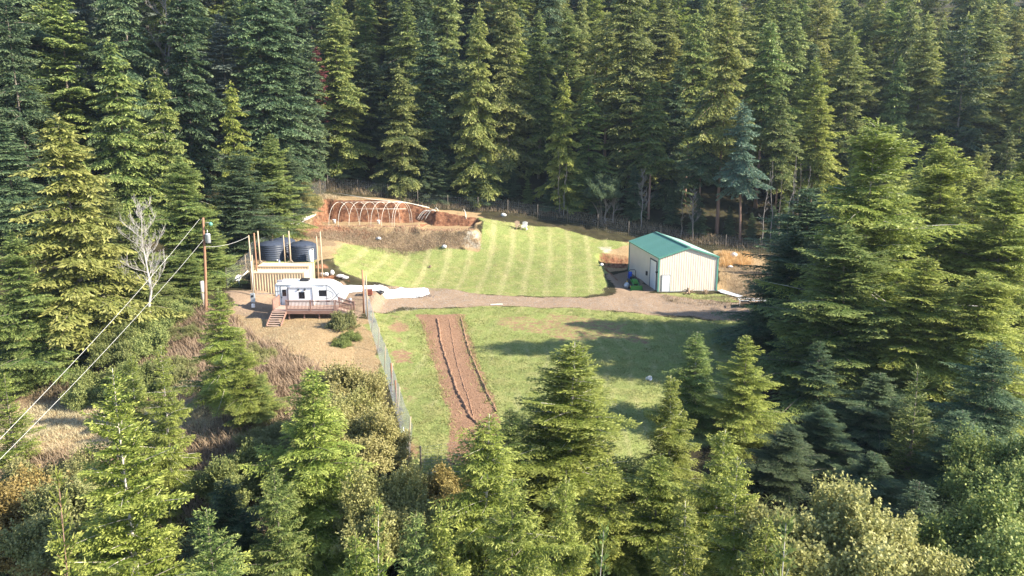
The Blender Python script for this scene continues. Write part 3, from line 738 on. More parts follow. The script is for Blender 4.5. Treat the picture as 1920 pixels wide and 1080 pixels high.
# ------------------------------------------------------------------ hoop house frame
def hoops():
    zt = 5.78; ax = P(618, 420, 111.5).x
    r = empty('hoop_house_frame', (0, 0, 0), 0, 'bare white arched hoop frame on the terrace against the red earth bank', 'hoop frame')
    pxs = [625.5, 643, 663, 683, 704, 724, 743.5, 747.5]; tops = []
    for i, px in enumerate(pxs):
        x = P(px-4, 420, 111.6).x; w = 5.2; h = 3.35; pts = []
        for k in range(25):
            a = PI * k / 24; pts.append((x + 2.0*(1 - math.cos(a))*.5 - .3, 111.2 + w/2 * (1 - math.cos(a)), zt - .2 + (h+.25) * math.sin(a) ** .8))
        q = MB(); q.tube(pts, .020, 6); q.build('hoop', M['pvc'], r); tops.append(pts[12])
    q = MB(); q.tube([tops[0], tops[-1]], .035, 6); q.build('ridge_pole', M['pvc'], r)
    q = MB(); q.tube([(tops[0][0]+.3, 115.3, zt+2.2), (tops[-1][0]+.3, 115.3, zt+2.2)], .025, 6); q.build('side_rail', M['pvc'], r)
    r2 = empty('low_hoop_tunnel', (0, 0, 0), 0, 'pale fallen hoops lying against the red bank right of the hoop frame', 'hoop frame')
    for i, (xa, xb) in enumerate([((782,414),(806,399)), ((785,414),(811,399)), ((790,415),(817,398)), ((797,414),(822,397)), ((866,400),(874,413))]):
        a, b = G(*xa), G(*xb); pts = []
        for k in range(13):
            u = k/12; p_ = a.lerp(b, u); p_.z = max(p_.z, gz(p_.x, p_.y)) + .12 + .75*math.sin(PI*u)**.8; pts.append(p_)
        q = MB(); q.tube(pts, .05, 6); q.build('hoop', M['pvc'], r2)
    a, b = G(628, 371), G(830, 392)
    q = MB(); q.tube([G(625,368)+Vector((0,0,.6)), G(700,377)+Vector((0,0,.25)), G(760,381)+Vector((0,0,.15)), G(805,391)+Vector((0,0,.15))], .05, 6)
    simple('white_pipe', q, M['pvc'], 'long white pipe along the top edge of the red bank behind the hoops', 'pipe')
hoops()

# ------------------------------------------------------------------ bags, bucket, crate, sheeting and other small things
def blob(name, loc, s, m, label, cat, group=None, seed=0, flat=.6):
    rr = random.Random(seed); mb = MB(); n = 14; k = 9; vs = []
    ph = [rr.uniform(0, 6) for _ in range(6)]
    for j in range(k):
        b = -PI/2 + PI*j/(k-1)
        for i in range(n):
            a = 2*PI*i/n; f = 1 + rr.uniform(-.07,.07) + .18*math.sin(2*a+ph[0]) + .12*math.sin(3*a+ph[1]+2*b) + .08*math.sin(5*a+ph[2]+3*b)
            vs.append((s[0]*f*math.cos(b)*math.cos(a), s[1]*f*math.cos(b)*math.sin(a), s[2]*(math.sin(b)*(1+.12*math.sin(2*a+ph[3])) + .8)))
    mb.add(vs, [(j*n+i, j*n+(i+1)%n, (j+1)*n+(i+1)%n, (j+1)*n+i) for j in range(k-1) for i in range(n)], True)
    mb.v = [(x_b*.8, y_b*.8, z_b*.75) for x_b, y_b, z_b in mb.v]; o = simple(name, mb, m, label, cat, group); o.location = loc; return o
def gp(px, py): 
    p_ = G(px, py); p_.z = gz(p_.x, p_.y); return p_
bags = 'white sacks lying about the property'
for i, (px, py, s, lb) in enumerate([(604,519,(.28,.25,.3),'small white sack at the foot of the cut bank, leftmost beside the containers'),
        (612,519,(.35,.3,.3),'white sack second from left at the foot of the cut bank'),
        (623,516,(.3,.3,.42),'round upright white sack at the foot of the dark cut bank'),
        (639,521,(.6,.35,.3),'large flat white sack left of the tall fence post'),
        (647,523,(.45,.3,.27),'white sack at the right end of the row under the cut bank'),
        (710,450,(.5,.4,.3),'white sack in the brush above the upper field'),
        (833,466,(.5,.35,.35),'white sack at the top edge of the upper field'),
        (1128,499,(.3,.3,.3),'small white sack on the bank left of the shed'),
        (1376,483,(.6,.5,.55),'white sack in tall orange grass right of the shed'),
        (1369,502,(.4,.3,.25),'small white sack on the ground right of the shed'),
        (944,406,(.55,.35,.4),'pale sack by the back fence left of the lawn chairs')]):
    blob('sack', gp(px, py), s, M['whiteplastic'], lb, 'sack', bags, i)
for i, (px, py, lb, rt) in enumerate([(627, 419, 'white bucket standing under the left end of the hoop frame', None), (710, 420, 'white bucket standing under the middle of the hoop frame', None), (1213, 713, 'white bucket tipped on its side in the shaded lower field', (R(65), 0, R(30)))]):
    p_ = gp(px, py); r = empty('bucket', p_, 0, lb, 'bucket', 'white buckets'); 
    if rt: r.rotation_euler = rt; r.location.z += .12
    q = MB(); q.lathe([(.15,0),(.19,.42),(.2,.44),(.175,.42),(.14,.04)], n=20); q.build('body', M['white'], r)
    q = MB(); q.tube([(.2*math.cos(a), .2*math.sin(a)*.3, .42+.1*math.sin(a)) for a in np.linspace(0, PI, 9)], .008, 5); q.build('handle', M['greymetal'], r)
    if i < 2: r.scale = (1.35, 1.35, 1.35)
# plastic sheeting spread on the drive
def sheeting(pts, h, label, seed, nx_=60, ny_=16):
    (ax, ay), (bx, by), (cx, cy), (dx, dy) = [tuple(G(*p))[:2] for p in pts]
    V = []; rr = np.random.RandomState(seed)
    for j in range(ny_+1):
        for i in range(nx_+1):
            u, v = i/nx_, j/ny_
            vv = .5 + (v-.5) * (1 + .25*(vnoise(np.array([u*9]), np.array([0.]), 1, seed)[0]-.5) - .35*max(0, u-.85)/.15)
            x = (ax*(1-u)+bx*u)*(1-vv) + (dx*(1-u)+cx*u)*vv; y = (ay*(1-u)+by*u)*(1-vv) + (dy*(1-u)+cy*u)*vv
            e = min(1, 5*min(v, 1-v), 9*min(u, 1-u))
            z = gz(x, y) + .05 + e*(h*(.3+1.1*float(vnoise(np.array([x]), np.array([y]), .8, seed)[0])) + .2*float(vnoise(np.array([x]), np.array([y]), .3, seed+1)[0]))
            V.append((x, y, z))
    F = [(j*(nx_+1)+i, j*(nx_+1)+i+1, (j+1)*(nx_+1)+i+1, (j+1)*(nx_+1)+i) for j in range(ny_) for i in range(nx_)]
    me = np_mesh('plastic_sheeting', np.array(V), np.array(F), None, True)
    o = link_mesh('plastic_sheeting', me, M['sheet']); tag(o, label, 'tarp', 'white plastic sheeting on the drive'); return o
sheeting([(718,553),(806,555),(802,538),(722,538)], .28, 'heaped white plastic sheeting right of the tyre, right piece', 3)
sheeting([(640,551),(722,553),(722,539),(640,537)], .16, 'flat white plastic sheeting between the camper nose and the tyre, left piece', 7)
p_ = gp(713, 551); r = empty('tyre', (p_.x, p_.y, p_.z+.05), 0, 'worn black tyre lying on the edge of the white sheeting', 'tyre')
q = MB(); q.lathe([(.28,.02),(.42,.0),(.5,.06),(.5,.2),(.42,.26),(.28,.24),(.27,.12)], n=28); q.v = [v for v in q.v]; q.f = q.f[:-2]; q.sm = q.sm[:-2]; q.f += [(6*28+k, 6*28+(k+1)%28, (k+1)%28, k) for k in range(28)]; q.sm += [True]*28; q.build('rubber', M['black'], r)
q = MB(); q.lathe([(.27,.06),(.28,.12),(.2,.14),(.05,.14)], n=24); q.build('rim', M['greymetal'], r)
p_ = gp(690, 553); r = empty('wooden_crate', (p_.x, p_.y, p_.z), R(5), 'rusty red open crate beside the tall fence post', 'crate')
q = MB(); 
for k in range(3): q.box(-.5,.5,-.35,-.31,.05+k*.2,.2+k*.2); q.box(-.5,.5,.31,.35,.05+k*.2,.2+k*.2); q.box(-.5,-.46,-.31,.31,.05+k*.2,.2+k*.2); q.box(.46,.5,-.31,.31,.05+k*.2,.2+k*.2)
q.build('slats', M['rust'], r)
q = MB(); q.box(-.45,.45,-.3,.3,.0,.05); q.build('base', M['rust'], r)
q = MB(); q.box(-.7,.7,-.12,.12,0,.05); o = simple('plank', q, M['pvc'], 'pale plank lying on the dirt drive below the upper field', 'plank'); p_ = gp(931, 572); o.location = (p_.x, p_.y, p_.z+.05); o.rotation_euler = (0,0,R(10))
q = MB(); a_, b_ = P(800,889,41.5), P(836,882,41.8); q.tube([a_, b_], .07, 8); q.tube([b_, (b_.x+.02, b_.y, b_.z-1.6)], .06, 8); q.tube([a_, (a_.x, a_.y, a_.z-1.6)], .06, 8); simple('gate_rail', q, M['pvc'], 'white pipe rail above the shrubs at the near end of the tilled strip', 'rail')
# lawn chairs
for i, (px, py, m_, lb, rz) in enumerate([(971.5,430,'stump','dark brown wooden lawn chair on the grass, left of the pair',.3), (983,431,'pvc','pale weathered lawn chair on the grass, right of the pair',-.25)]):
    p_ = gp(px, py); r = empty('lawn_chair', p_, rz, lb, 'chair', 'pair of lawn chairs by the back fence')
    q = MB()
    for k in range(5): q.bar((-.28+k*.14, .25, .3), (-.34+k*.17, .62, 1.15+.06*(2-abs(k-2))), .11, .03, Vector((0,1,0)))
    q.build('backrest', M[m_], r)
    q = MB(); 
    for k in range(5): q.bar((-.33, -.3+k*.13, .38-.02*k), (.33, -.3+k*.13, .38-.02*k), .11, .03)
    q.build('seat', M[m_], r)
    for s in (-1, 1):
        q = MB(); q.box(s*.4-.07, s*.4+.07, -.38, .4, .58, .61); q.build('armrest', M[m_], r)
        q = MB(); q.box(s*.38-.04, s*.38+.04, -.34, -.26, -.05, .57); q.build('leg', M[m_], r)
        q = MB(); q.bar((s*.36, -.2, .3), (s*.36, .7, .0), .05, .12); q.build('leg', M[m_], r)
# tractor beside the shed
def tractor():
    p_ = P(1193, 544, 92.0); x = p_.x; y = 93.0
    r = empty('tractor', (x, y+1.1, gz(x, y+1)), R(4), 'small green tractor with front bucket in the shade beside the shed', 'tractor')
    q = MB(); q.box(-.28,.28,-.9,.75,.55,.7); q.build('chassis', M['black'], r)
    q = MB(); q.prism([(-.3,.7),(.3,.7),(.3,1.15),(.2,1.25),(-.2,1.25),(-.3,1.15)], -1.0, .0); q.build('hood', M['tractor'], r, .04)
    q = MB(); q.box(-.3,.3,.45,.95,.85,.97); q.box(-.3,.3,.87,.97,.97,1.35); q.build('seat', M['black'], r, .04)
    q = MB(); q.tube([(-.45,.98,.7),(-.45,1.05,2.0),(-.3,1.05,2.2),(.3,1.05,2.2),(.45,1.05,2.0),(.45,.98,.7)], .04, 8); q.build('roll_bar', M['black'], r)
    q = MB(); q.box(-.62,-.3,.2,1.0,.98,1.03); q.box(.3,.62,.2,1.0,.98,1.03); q.build('fender', M['tractor'], r, .02)
    q = MB(); q.tube([(0,.05,1.15),(0,.25,1.4)], .02,6); q.tube([(.18*math.cos(a),.25+.08*math.sin(a),1.42+.14*math.sin(a)) for a in np.linspace(0,2*PI,17)], .02, 6, False); q.build('steering_wheel', M['black'], r)
    def wheel(cx, cy, rad, w):
        Mx = Matrix.Translation((cx-w/2, cy, rad)) @ Matrix.Rotation(PI/2, 4, 'Y')
        q = MB(); q.lathe([(rad*.6,0),(rad*.93,.0),(rad,.05),(rad,w-.05),(rad*.93,w),(rad*.6,w)], n=24, M=Mx); wo_ = q.build('wheel', M['black'], r)
        q = MB(); q.lathe([(.04,-.02),(rad*.55,-.012),(rad*.55,w+.012),(.04,w+.02)], n=20, M=Mx); q.build('rim', M['yellow'], wo_)
    for s in (-1, 1): wheel(s*.58, .55, .58, .34); wheel(s*.5, -.75, .34, .22)
    for s in (-1, 1):
        q = MB(); q.bar((s*.36,.1,1.0),(s*.36,-1.1,.85),.08,.14); q.bar((s*.36,-1.1,.85),(s*.36,-1.55,.35),.08,.14); q.build('loader_arm', M['tractor'], r)
    q = MB(); q.add([(-.75,-1.5,.05),(.75,-1.5,.05),(.75,-1.5,.6),(-.75,-1.5,.6),(-.75,-2.0,.02),(.75,-2.0,.02)], [(0,1,2,3),(3,2,1,0),(0,4,5,1),(1,5,4,0),(0,3,4),(1,5,2),(4,3,0),(2,5,1)]); q.bar((-.75,-1.53,.6),(.75,-1.53,.6),.06,.06); q.bar((-.75,-1.53,.3),(.75,-1.53,.3),.06,.5,Vector((0,0,1))); q.build('bucket', M['tractor'], r)
tractor()
blob('sack', gp(1175, 540), (.5,.45,.55), M['greymetal'], 'large pale bulk bag in the shade left of the tractor', 'sack', bags, 31)
p_ = gp(1181, 522); r = empty('plastic_barrel', p_, 0, 'blue plastic barrel behind the tractor against the shed wall', 'barrel')
q = MB(); q.lathe([(.26,0),(.3,.05),(.29,.3),(.31,.33),(.29,.36),(.29,.6),(.31,.63),(.29,.66),(.28,.88),(.24,.92)], n=24); q.build('body', M['blue'], r)
q = MB(); q.lathe([(.05,.92),(.05,.96)], (.12,0,0), 12); q.build('cap', M['black'], r)
# root stumps in front of the shed
def stump(px, py, s, label, seed, grp=None):
    rr = random.Random(seed); p_ = gp(px, py); r = empty('stump', p_, rr.uniform(0, 6), label, 'stump', grp)
    q = MB(); q.tube([(0,0,0),(.1*s,.05*s,.35*s),(.15*s,0,.7*s)], [.32*s,.25*s,.2*s], 10); q.build('trunk', M['stump'], r)
    q = MB()
    for k in range(9):
        a = rr.uniform(0, 2*PI); l = rr.uniform(.5, 1.0)*s; z = rr.uniform(0, .6)*s
        q.tube([(0,0,z*.6), (math.cos(a)*l*.5, math.sin(a)*l*.5, z+rr.uniform(-.1,.3)*s), (math.cos(a)*l, math.sin(a)*l, max(.02, z*.6+rr.uniform(-.2,.5)*s))], [.1*s,.06*s,.02*s], 6)
    q.build('roots', M['stump'], r)
gs = 'grey root stumps by the shed'
stump(1290, 551, 1.0, 'grey root stump in front of the shed, left of two', 1, gs)
stump(1320, 552, .8, 'smaller grey root stump in front of the shed, right of two', 2, gs)
stump(662, 607, 1.1, 'pale weathered stump in the bushes left of the middle fence', 3)
stump(806, 502, .45, 'small dark clump of roots lying in the upper field', 4)
# building materials right of the shed
for k, (px, py, lb) in enumerate([(1368,552,'white roof panel, leftmost of the scrap right of the shed'), (1374,556,'white roof panel, rightmost of the scrap right of the shed')]):
    p_ = gp(px, py); q = MB()
    for i in range(6): q.box(-1.5, 1.5, -.45+i*.15, -.45+i*.15+.11, 0, .03); q.box(-1.5, 1.5, -.45+i*.15+.11, -.45+i*.15+.15, .0, .06)
    o = simple('scrap_metal', q, M['white'], lb, 'panel', 'white panels beside the shed'); o.location = (p_.x, p_.y, p_.z+.12+.1*k); o.rotation_euler = (0, R(6), R(-48+6*k))
# small trailer frame and debris partly under the big tree
p_ = gp(1405, 574); r = empty('utility_trailer', (p_.x, p_.y, p_.z), R(-4), 'low white trailer frame half hidden under the big dark hemlock', 'trailer')
q = MB()
for y in (-.5,.5): q.bar((-1.2,y,.75),(3.6,y,.75),.08)
for x in (-1.2,.4,2.0,3.6): q.bar((x,-.5,.75),(x,.5,.75),.08); q.bar((x,-.5,.75),(x,-.5,.1),.06)
q.build('frame', M['white'], r)
q = MB(); q.box(-1.15,3.55,-.45,.45,.4,.45); q.box(-1.1,-.2,-.5,-.46,.1,.7); q.build('bed', M['stump'], r)
for x in (0.9, 1.8):
    q = MB(); q.lathe([(.2,0),(.3,.02),(.3,.16),(.2,.18)], n=20, M=Matrix.Translation((x,-.5,.3)) @ Matrix.Rotation(PI/2,4,'X')); q.build('wheel', M['black'], r)

# ------------------------------------------------------------------ wire fences
def fence(pts, h, label, grid=.22, wr=.006, post_every=3.2, lean=0.0, posts='wood', prad=.05, group='wire deer fences', seed=0):
    r = empty('wire_fence', tuple(pts[0]), 0, label, 'fence', group); o0 = Vector(pts[0])
    line = []
    for a, b in zip(pts[:-1], pts[1:]):
        n = max(1, int((b - a).length / grid))
        for i in range(n):
            p_ = a.lerp(b, i/n); line.append(p_)
    line.append(pts[-1])
    xs = np.array([p_.x for p_ in line]); ys = np.array([p_.y for p_ in line]); zs = height(xs, ys)
    q = MB(); rr = random.Random(seed)
    P3 = [Vector((x, y, z)) - o0 for x, y, z in zip(xs, ys, zs)]
    sag = [.06*math.sin(i*.35+seed) for i in range(len(P3))]
    for i, p_ in enumerate(P3):
        q.bar(p_, p_ + Vector((lean, 0, h + sag[i])), wr)
    for k in range(int(h/grid)+1):
        t = min(1, k*grid/h)
        for i in range(0, len(P3)-1, 2):
            j = min(i+2, len(P3)-1)
            q.bar(P3[i]+Vector((lean*t,0,t*(h+sag[i]))), P3[j]+Vector((lean*t,0,t*(h+sag[j]))), wr)
    q.build('wire_mesh', M['wire'], r)
    d = 0; last = -99
    for i, p_ in enumerate(P3):
        if i: d += (P3[i]-P3[i-1]).length
        if d - last > post_every:
            last = d; q = MB(); q.tube([p_-Vector((0,0,.3)), p_+Vector((lean+rr.uniform(-.05,.05),0,h+rr.uniform(0,.3)))], prad, 7); q.build('fence_post', M[posts], r)
fence([gp(*p) for p in ((681,562),(690,600),(705,650),(722,700),(738,760),(752,810),(768,858))], 2.1, 'wire fence running down the left edge of the lower field', .13, .007, 5.5, .25, 'wood', .04, seed=1)
fence([P(*p) for p in ((425,535,83),(455,512,87),(500,465,97),(545,425,107),(585,385,117),(612,366,124))], 2.2, 'wire fence climbing past the left side of the water tanks', .24, .006, 5.5, 0, 'wood', .035, seed=2)
fence([P(*p) for p in ((616,366,124.5),(700,376,124.5),(800,386,124),(900,397,123.5),(980,408,122.5),(1060,421,120.5),(1170,442,117.5),(1290,458,114.5),(1400,474,111.5),(1470,485,109))], 2.3, 'long wire fence along the dark forest edge behind the fields', .35, .005, 4.8, 0, 'bark', .045, seed=3)
fence([P(790,884,42), P(900,878,42.3), P(1010,872,42.5)], 1.6, 'short wire fence across the near end of the tilled strip', .2, .007, 4.0, 0, 'wood', .05, seed=4)
# gate frame at the far corner
a_ = P(632, 357, 125.2)

# ------------------------------------------------------------------ trees
def unit(v): return v / np.maximum(np.linalg.norm(v, axis=-1, keepdims=True), 1e-9)
def blades(B, D, Nn, l, w):
    S = unit(np.cross(D, Nn)); l = l[:, None]; w = w[:, None]
    V = np.stack([B, B + D*l*.45 + S*w, B + D*l, B + D*l*.45 - S*w], 1).reshape(-1, 3)
    return V
def conifer(seed, H, Rd, base=.06, lev=.35, nbr=6, bl=.24, bw=.045, ds=.15, droop=.35, up0=.5, uplow=-.1, shape=.85, gap=.12, hang=.3, spread=.42, sticks=True, wild=.3, leader=1.2, tuft=1.0, prof=.12):
    """returns (crown verts, faces, tint, tip) and a trunk MB of the same tree"""
    rs = np.random.RandomState(seed); Vs, T, TP = [], [], []
    tr = MB(); n = 10
    cx = [rs.uniform(-.012,.012)*H for _ in range(2)]
    def ax(z): t = z/H; return np.array([cx[0]*math.sin(PI*t), cx[1]*math.sin(PI*t*1.3), z])
    tr0 = H*.0095+.04
    tr.tube([tuple(ax(H*i/n)) for i in range(n+1)], [max(.012, tr0*(1-i/n)**1.15*(1.25 if i == 0 else 1)) for i in range(n+1)], 8)
    z = H*base; phase = rs.uniform(0, 6)
    lobes = rs.uniform(.72, 1.15, 9); pp1, pp2 = rs.uniform(0, 6, 2)
    while z < H*.985:
        t = (z - H*base) / (H*(1-base))
        rmax = Rd * ((1-t)**shape) * (1 if t > .12 else .72+.28*t/.12) + .12
        m = max(3, int(nbr * (1 if t < .7 else .8)))
        for k in range(m):
            az = phase + 2*PI*k/m + rs.uniform(-.4,.4)
            lob = lobes[int((az % (2*PI))/(2*PI)*9) % 9] * (.9+.2*math.sin(z*1.7+az*2)) * (1 + prof*math.sin(z*6.283/(H*.31)+pp1+.8*math.sin(az+pp2)))
            if rs.rand() < gap: continue
            L = rmax * lob * rs.uniform(1-wild, 1+wild*.35)
            if L < .1: continue
            e = (uplow + (up0-uplow)*t**1.3) + rs.normal(0,.16)
            J = max(3, int(L/ds)); t0 = .06 if t > .6 else .12
            tt = np.linspace(t0, 1, J) + rs.uniform(-.3,.3,J)/J*.5
            hd = np.array([math.cos(az), math.sin(az), 0.]); sd = np.array([-math.sin(az), math.cos(az), 0.])
            bend = rs.uniform(-.15,.15)
            A0 = ax(min(H*.985, z + rs.uniform(-.55,.55)*lev*(1 if t < .85 else .4)))
            def pt(u):
                u = u[:, None]
                return A0 + hd*(L*u*math.cos(e)) + sd*(L*bend*u*u) + np.array([0,0,1.])*(L*(math.sin(e)*u - droop*u*u*(1.0) + .10*np.maximum(u-.8,0)))
            PT = pt(tt); TG = unit(pt(tt+.02) - pt(tt-.02))
            lt = spread*L*np.clip(1-tt, 0, 1)**.75 * np.clip((tt-t0+.08)*4, .25, 1) + bl*.8
            tint_b = np.clip(rs.normal(.5,.22), 0, 1)
            for s in (-1, 1):
                lj = lt * rs.uniform(.65,1.15,J)
                ang = rs.uniform(.75,1.1,J)[:, None]
                ld = unit(TG*np.cos(ang) + s*sd*np.sin(ang) + np.array([0,0,-1.])*hang*rs.uniform(.3,1.2,(J,1)))
                K = max(1, int(lj.max()/(bl*.62)))
                for q in range(K):
                    u = (q+rs.uniform(.0,.6,J))*(bl*.62)
                    ok = u < lj
                    if not ok.any(): continue
                    for sg in (-1, 1):
                        if q == 0 and sg == s and rs.rand() < .5: continue
                        B = PT + ld*u[:, None]*1.0 + rs.normal(0, .02, (J,3)); B[:, 2] -= hang*.35*u*u/np.maximum(lj, .1)
                        al = rs.uniform(.3,.75,J)[:, None]
                        side = unit(np.cross(ld, np.array([0,0,1.])))
                        D = unit(ld*np.cos(al) + sg*side*np.sin(al) + rs.normal(0,.16,(J,3)) + np.array([0,0,-1.])*hang*.4)
                        Nn = unit(np.array([0,0,1.]) + rs.normal(0,.8,(J,3)))
                        l = bl*rs.uniform(.7,1.35,J)*tuft; w = bw*rs.uniform(.7,1.3,J)
                        V = blades(B[ok], D[ok], Nn[ok], l[ok], w[ok]); c = int(ok.sum())
                        Vs.append(V)
                        ti = np.clip(tint_b + rs.normal(0,.15,c), 0, 1); T.append(np.repeat(ti, 4))
                        tipf = np.clip((u/np.maximum(lj,.05))[ok]*.5 + tt[ok]*.5 - .38, 0, 1)*1.5
                        tipf = np.clip(tipf, 0, 1); a = np.stack([tipf*.45, tipf*.8, np.clip(tipf*1.3,0,1), tipf*.8], 1).ravel(); TP.append(a)
            # shoots along the branch axis and tip
            B = PT; D = unit(TG + rs.normal(0,.2,(J,3))); Nn = unit(np.array([0,0,1.])+rs.normal(0,.4,(J,3)))
            Vs.append(blades(B, D, Nn, bl*rs.uniform(.8,1.4,J), np.full(J, bw))); T.append(np.repeat(np.full(J, tint_b), 4)); TP.append(np.repeat(np.clip(tt-.4,0,1), 4))
            if sticks and (k % 2 == 0 or t < .35):
                us = np.array([0., .35, .7, .95]); q_ = pt(us)
                tr.tube([tuple(p) for p in q_], [max(.008, .012*L+.004), .009*L+.004, .005*L+.003, .004], 3, False)
        z += lev * rs.uniform(.75,1.25) * (1 if t < .75 else .7); phase += 2.4
    # leader
    nl = int(18*leader); zz = H - rs.uniform(0, H*.04, nl)
    A = np.array([ax(v) for v in zz]); a = rs.uniform(0, 6.28, nl)
    D = unit(np.stack([np.cos(a)*.6, np.sin(a)*.6, np.full(nl, .7)], 1)); Nn = unit(np.array([0,0,1.])+rs.normal(0,.6,(nl,3)))
    Vs.append(blades(A, D, Nn, np.full(nl, bl*.9), np.full(nl, bw*.7))); T.append(np.full(nl*4,.6)); TP.append(np.full(nl*4,.7))
    V = np.concatenate(Vs); F = np.arange(len(V)).reshape(-1, 4)
    return V, F, np.concatenate(T), np.concatenate(TP), tr
PROTO = {}
def proto(kind, **kw):
    V, F, T, TP, tr = conifer(**kw)
    me = np_mesh(kind + '_crown', V, F, {'tint': T, 'tip': TP})
    tm = bpy.data.meshes.new(kind + '_trunk'); tm.from_pydata(tr.v, [], tr.f); tm.polygons.foreach_set('use_smooth', [True]*len(tr.f)); tm.update()
    PROTO.setdefault(kind, []).append((me, tm, kw['H'], kw['Rd']))
    return len(F)
tot = 0
for s in (1, 2, 3, 31, 32):      # near hemlocks, soft and drooping
    tot += proto('hemlock', seed=s, H=14, Rd=4.6, base=.02, lev=.33 if s % 2 else .28, nbr=7, bl=.17, bw=.026, ds=.11, droop=.22, up0=.65, uplow=.15, shape=.66+.04*(s % 3), hang=.38, gap=.16, wild=.55, prof=.24)
for s in (4, 5, 33):         # near firs with stiffer upswept boughs
    tot += proto('fir', seed=s, H=14, Rd=4.8, base=.02, lev=.33, nbr=7, bl=.17, bw=.028, ds=.115, droop=.14, up0=.7, uplow=.18, shape=.72, hang=.14, gap=.12, wild=.46, prof=.2)
for s in (6,):           # small young spruce, open, whorled
    tot += proto('young', seed=s, H=6, Rd=1.6, base=.02, lev=.27, nbr=6, bl=.14, bw=.020, ds=.08, droop=.05, up0=.8, uplow=.2, shape=.9, hang=.08, gap=.05, spread=.36, wild=.25)
for s in (7, 8, 9):      # big field-grown hemlocks, wide
    tot += proto('big', seed=s, H=26, Rd=8.6, base=.03, lev=.50, nbr=9, bl=.34, bw=.052, ds=.24, droop=.20, up0=.6, uplow=.14, shape=.62, hang=.30, gap=.16, wild=.55, prof=.22)
for s in (20, 21, 22):       # ragged old spruces with open gaps
    tot += proto('ragged', seed=s, H=30, Rd=7.2, base=.12, lev=.62, nbr=7, bl=.46, bw=.09, ds=.30, droop=.2, up0=.5, uplow=.1, shape=.5, hang=.3, gap=.32, wild=.65, prof=.3)
for s in (10, 11, 12, 13):  # forest spruces
    tot += proto('spruce', seed=s, H=30, Rd=6.4, base=.08, lev=.56, nbr=8, bl=.48, bw=.095, ds=.33, droop=.28, up0=.45, uplow=-.02, shape=.55, hang=.28, gap=.2, wild=.55, prof=.24)
for s in (14, 15, 34):       # layered cedar / hemlock, long separated drooping boughs
    tot += proto('layered', seed=s, H=26, Rd=7.0, base=.04, lev=.72, nbr=8, bl=.44, bw=.085, ds=.23, droop=.36, up0=.35, uplow=.1, shape=.66, hang=.5, gap=.12, wild=.5, spread=.36, prof=.18)
for s in (16, 17):       # bare-stemmed forest edge tree, crown high up
    tot += proto('tall', seed=s, H=30, Rd=5.8, base=.40, lev=.56, nbr=8, bl=.48, bw=.095, ds=.33, droop=.28, up0=.4, uplow=-.1, shape=.48, hang=.3, gap=.16, wild=.45, prof=.2)
print('blades', tot)

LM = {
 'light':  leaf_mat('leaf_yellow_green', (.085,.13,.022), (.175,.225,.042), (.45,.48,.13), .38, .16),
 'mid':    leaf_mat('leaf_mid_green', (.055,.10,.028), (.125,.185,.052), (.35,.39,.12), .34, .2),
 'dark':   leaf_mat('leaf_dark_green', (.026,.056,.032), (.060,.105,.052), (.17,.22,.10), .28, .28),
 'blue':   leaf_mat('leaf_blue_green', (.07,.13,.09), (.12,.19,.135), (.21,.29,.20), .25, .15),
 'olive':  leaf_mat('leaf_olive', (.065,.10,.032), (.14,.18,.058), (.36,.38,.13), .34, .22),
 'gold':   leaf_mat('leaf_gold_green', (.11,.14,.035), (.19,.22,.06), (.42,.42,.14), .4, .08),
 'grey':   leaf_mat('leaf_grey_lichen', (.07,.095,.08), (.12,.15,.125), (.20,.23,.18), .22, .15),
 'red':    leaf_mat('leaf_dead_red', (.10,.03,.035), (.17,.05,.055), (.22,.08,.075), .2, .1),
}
gF = "sunlit conifers on the slope in front of the fields"
ctr = [0]
meshcache = {}
def mesh_with(me, m):
    key = (me.name, m.name)
    if key not in meshcache:
        c = me.copy(); c.name = me.name; c.materials.clear(); c.materials.append(m); meshcache[key] = c
    return meshcache[key]
def tree(kind, x, y, ztop, rad, leaf, label, group=None, bark='bark', name='conifer_tree', var=None, lean=0.0, sink=.3, cat='tree'):
    ps = PROTO[kind]; i = ctr[0] if var is None else var; ctr[0] += 1
    me, tm, H, Rd = ps[i % len(ps)]
    zb = gz(x, y) - sink
    sz = (ztop - zb) / H; sx = rad / Rd
    r = empty(name, (x, y, zb), random.Random(ctr[0]*7+3).uniform(0, 2*PI), label, cat, group)
    q_ = random.Random(ctr[0]*13+1); r.scale = (sx*q_.uniform(.9,1.12), sx*q_.uniform(.9,1.12), sz)
    r.rotation_euler = (R(q_.uniform(-1.6,1.6)), lean + R(q_.uniform(-1.6,1.6)), r.rotation_euler.z)
    for nm, m_, mt in (('trunk', tm, M[bark]), ('crown', me, LM[leaf])):
        o = bpy.data.objects.new(nm, mesh_with(m_, mt)); col.objects.link(o); o.parent = r
    return r
def TP(kind, px, py, Y, rad, leaf, label, group=None, **k):
    if group == gF and kind != 'young': rad *= 1.22 if Y < 41 else 1.08
    p_ = P(px, py, Y); return tree(kind, p_.x, Y, p_.z, rad, leaf, label, group, **k)
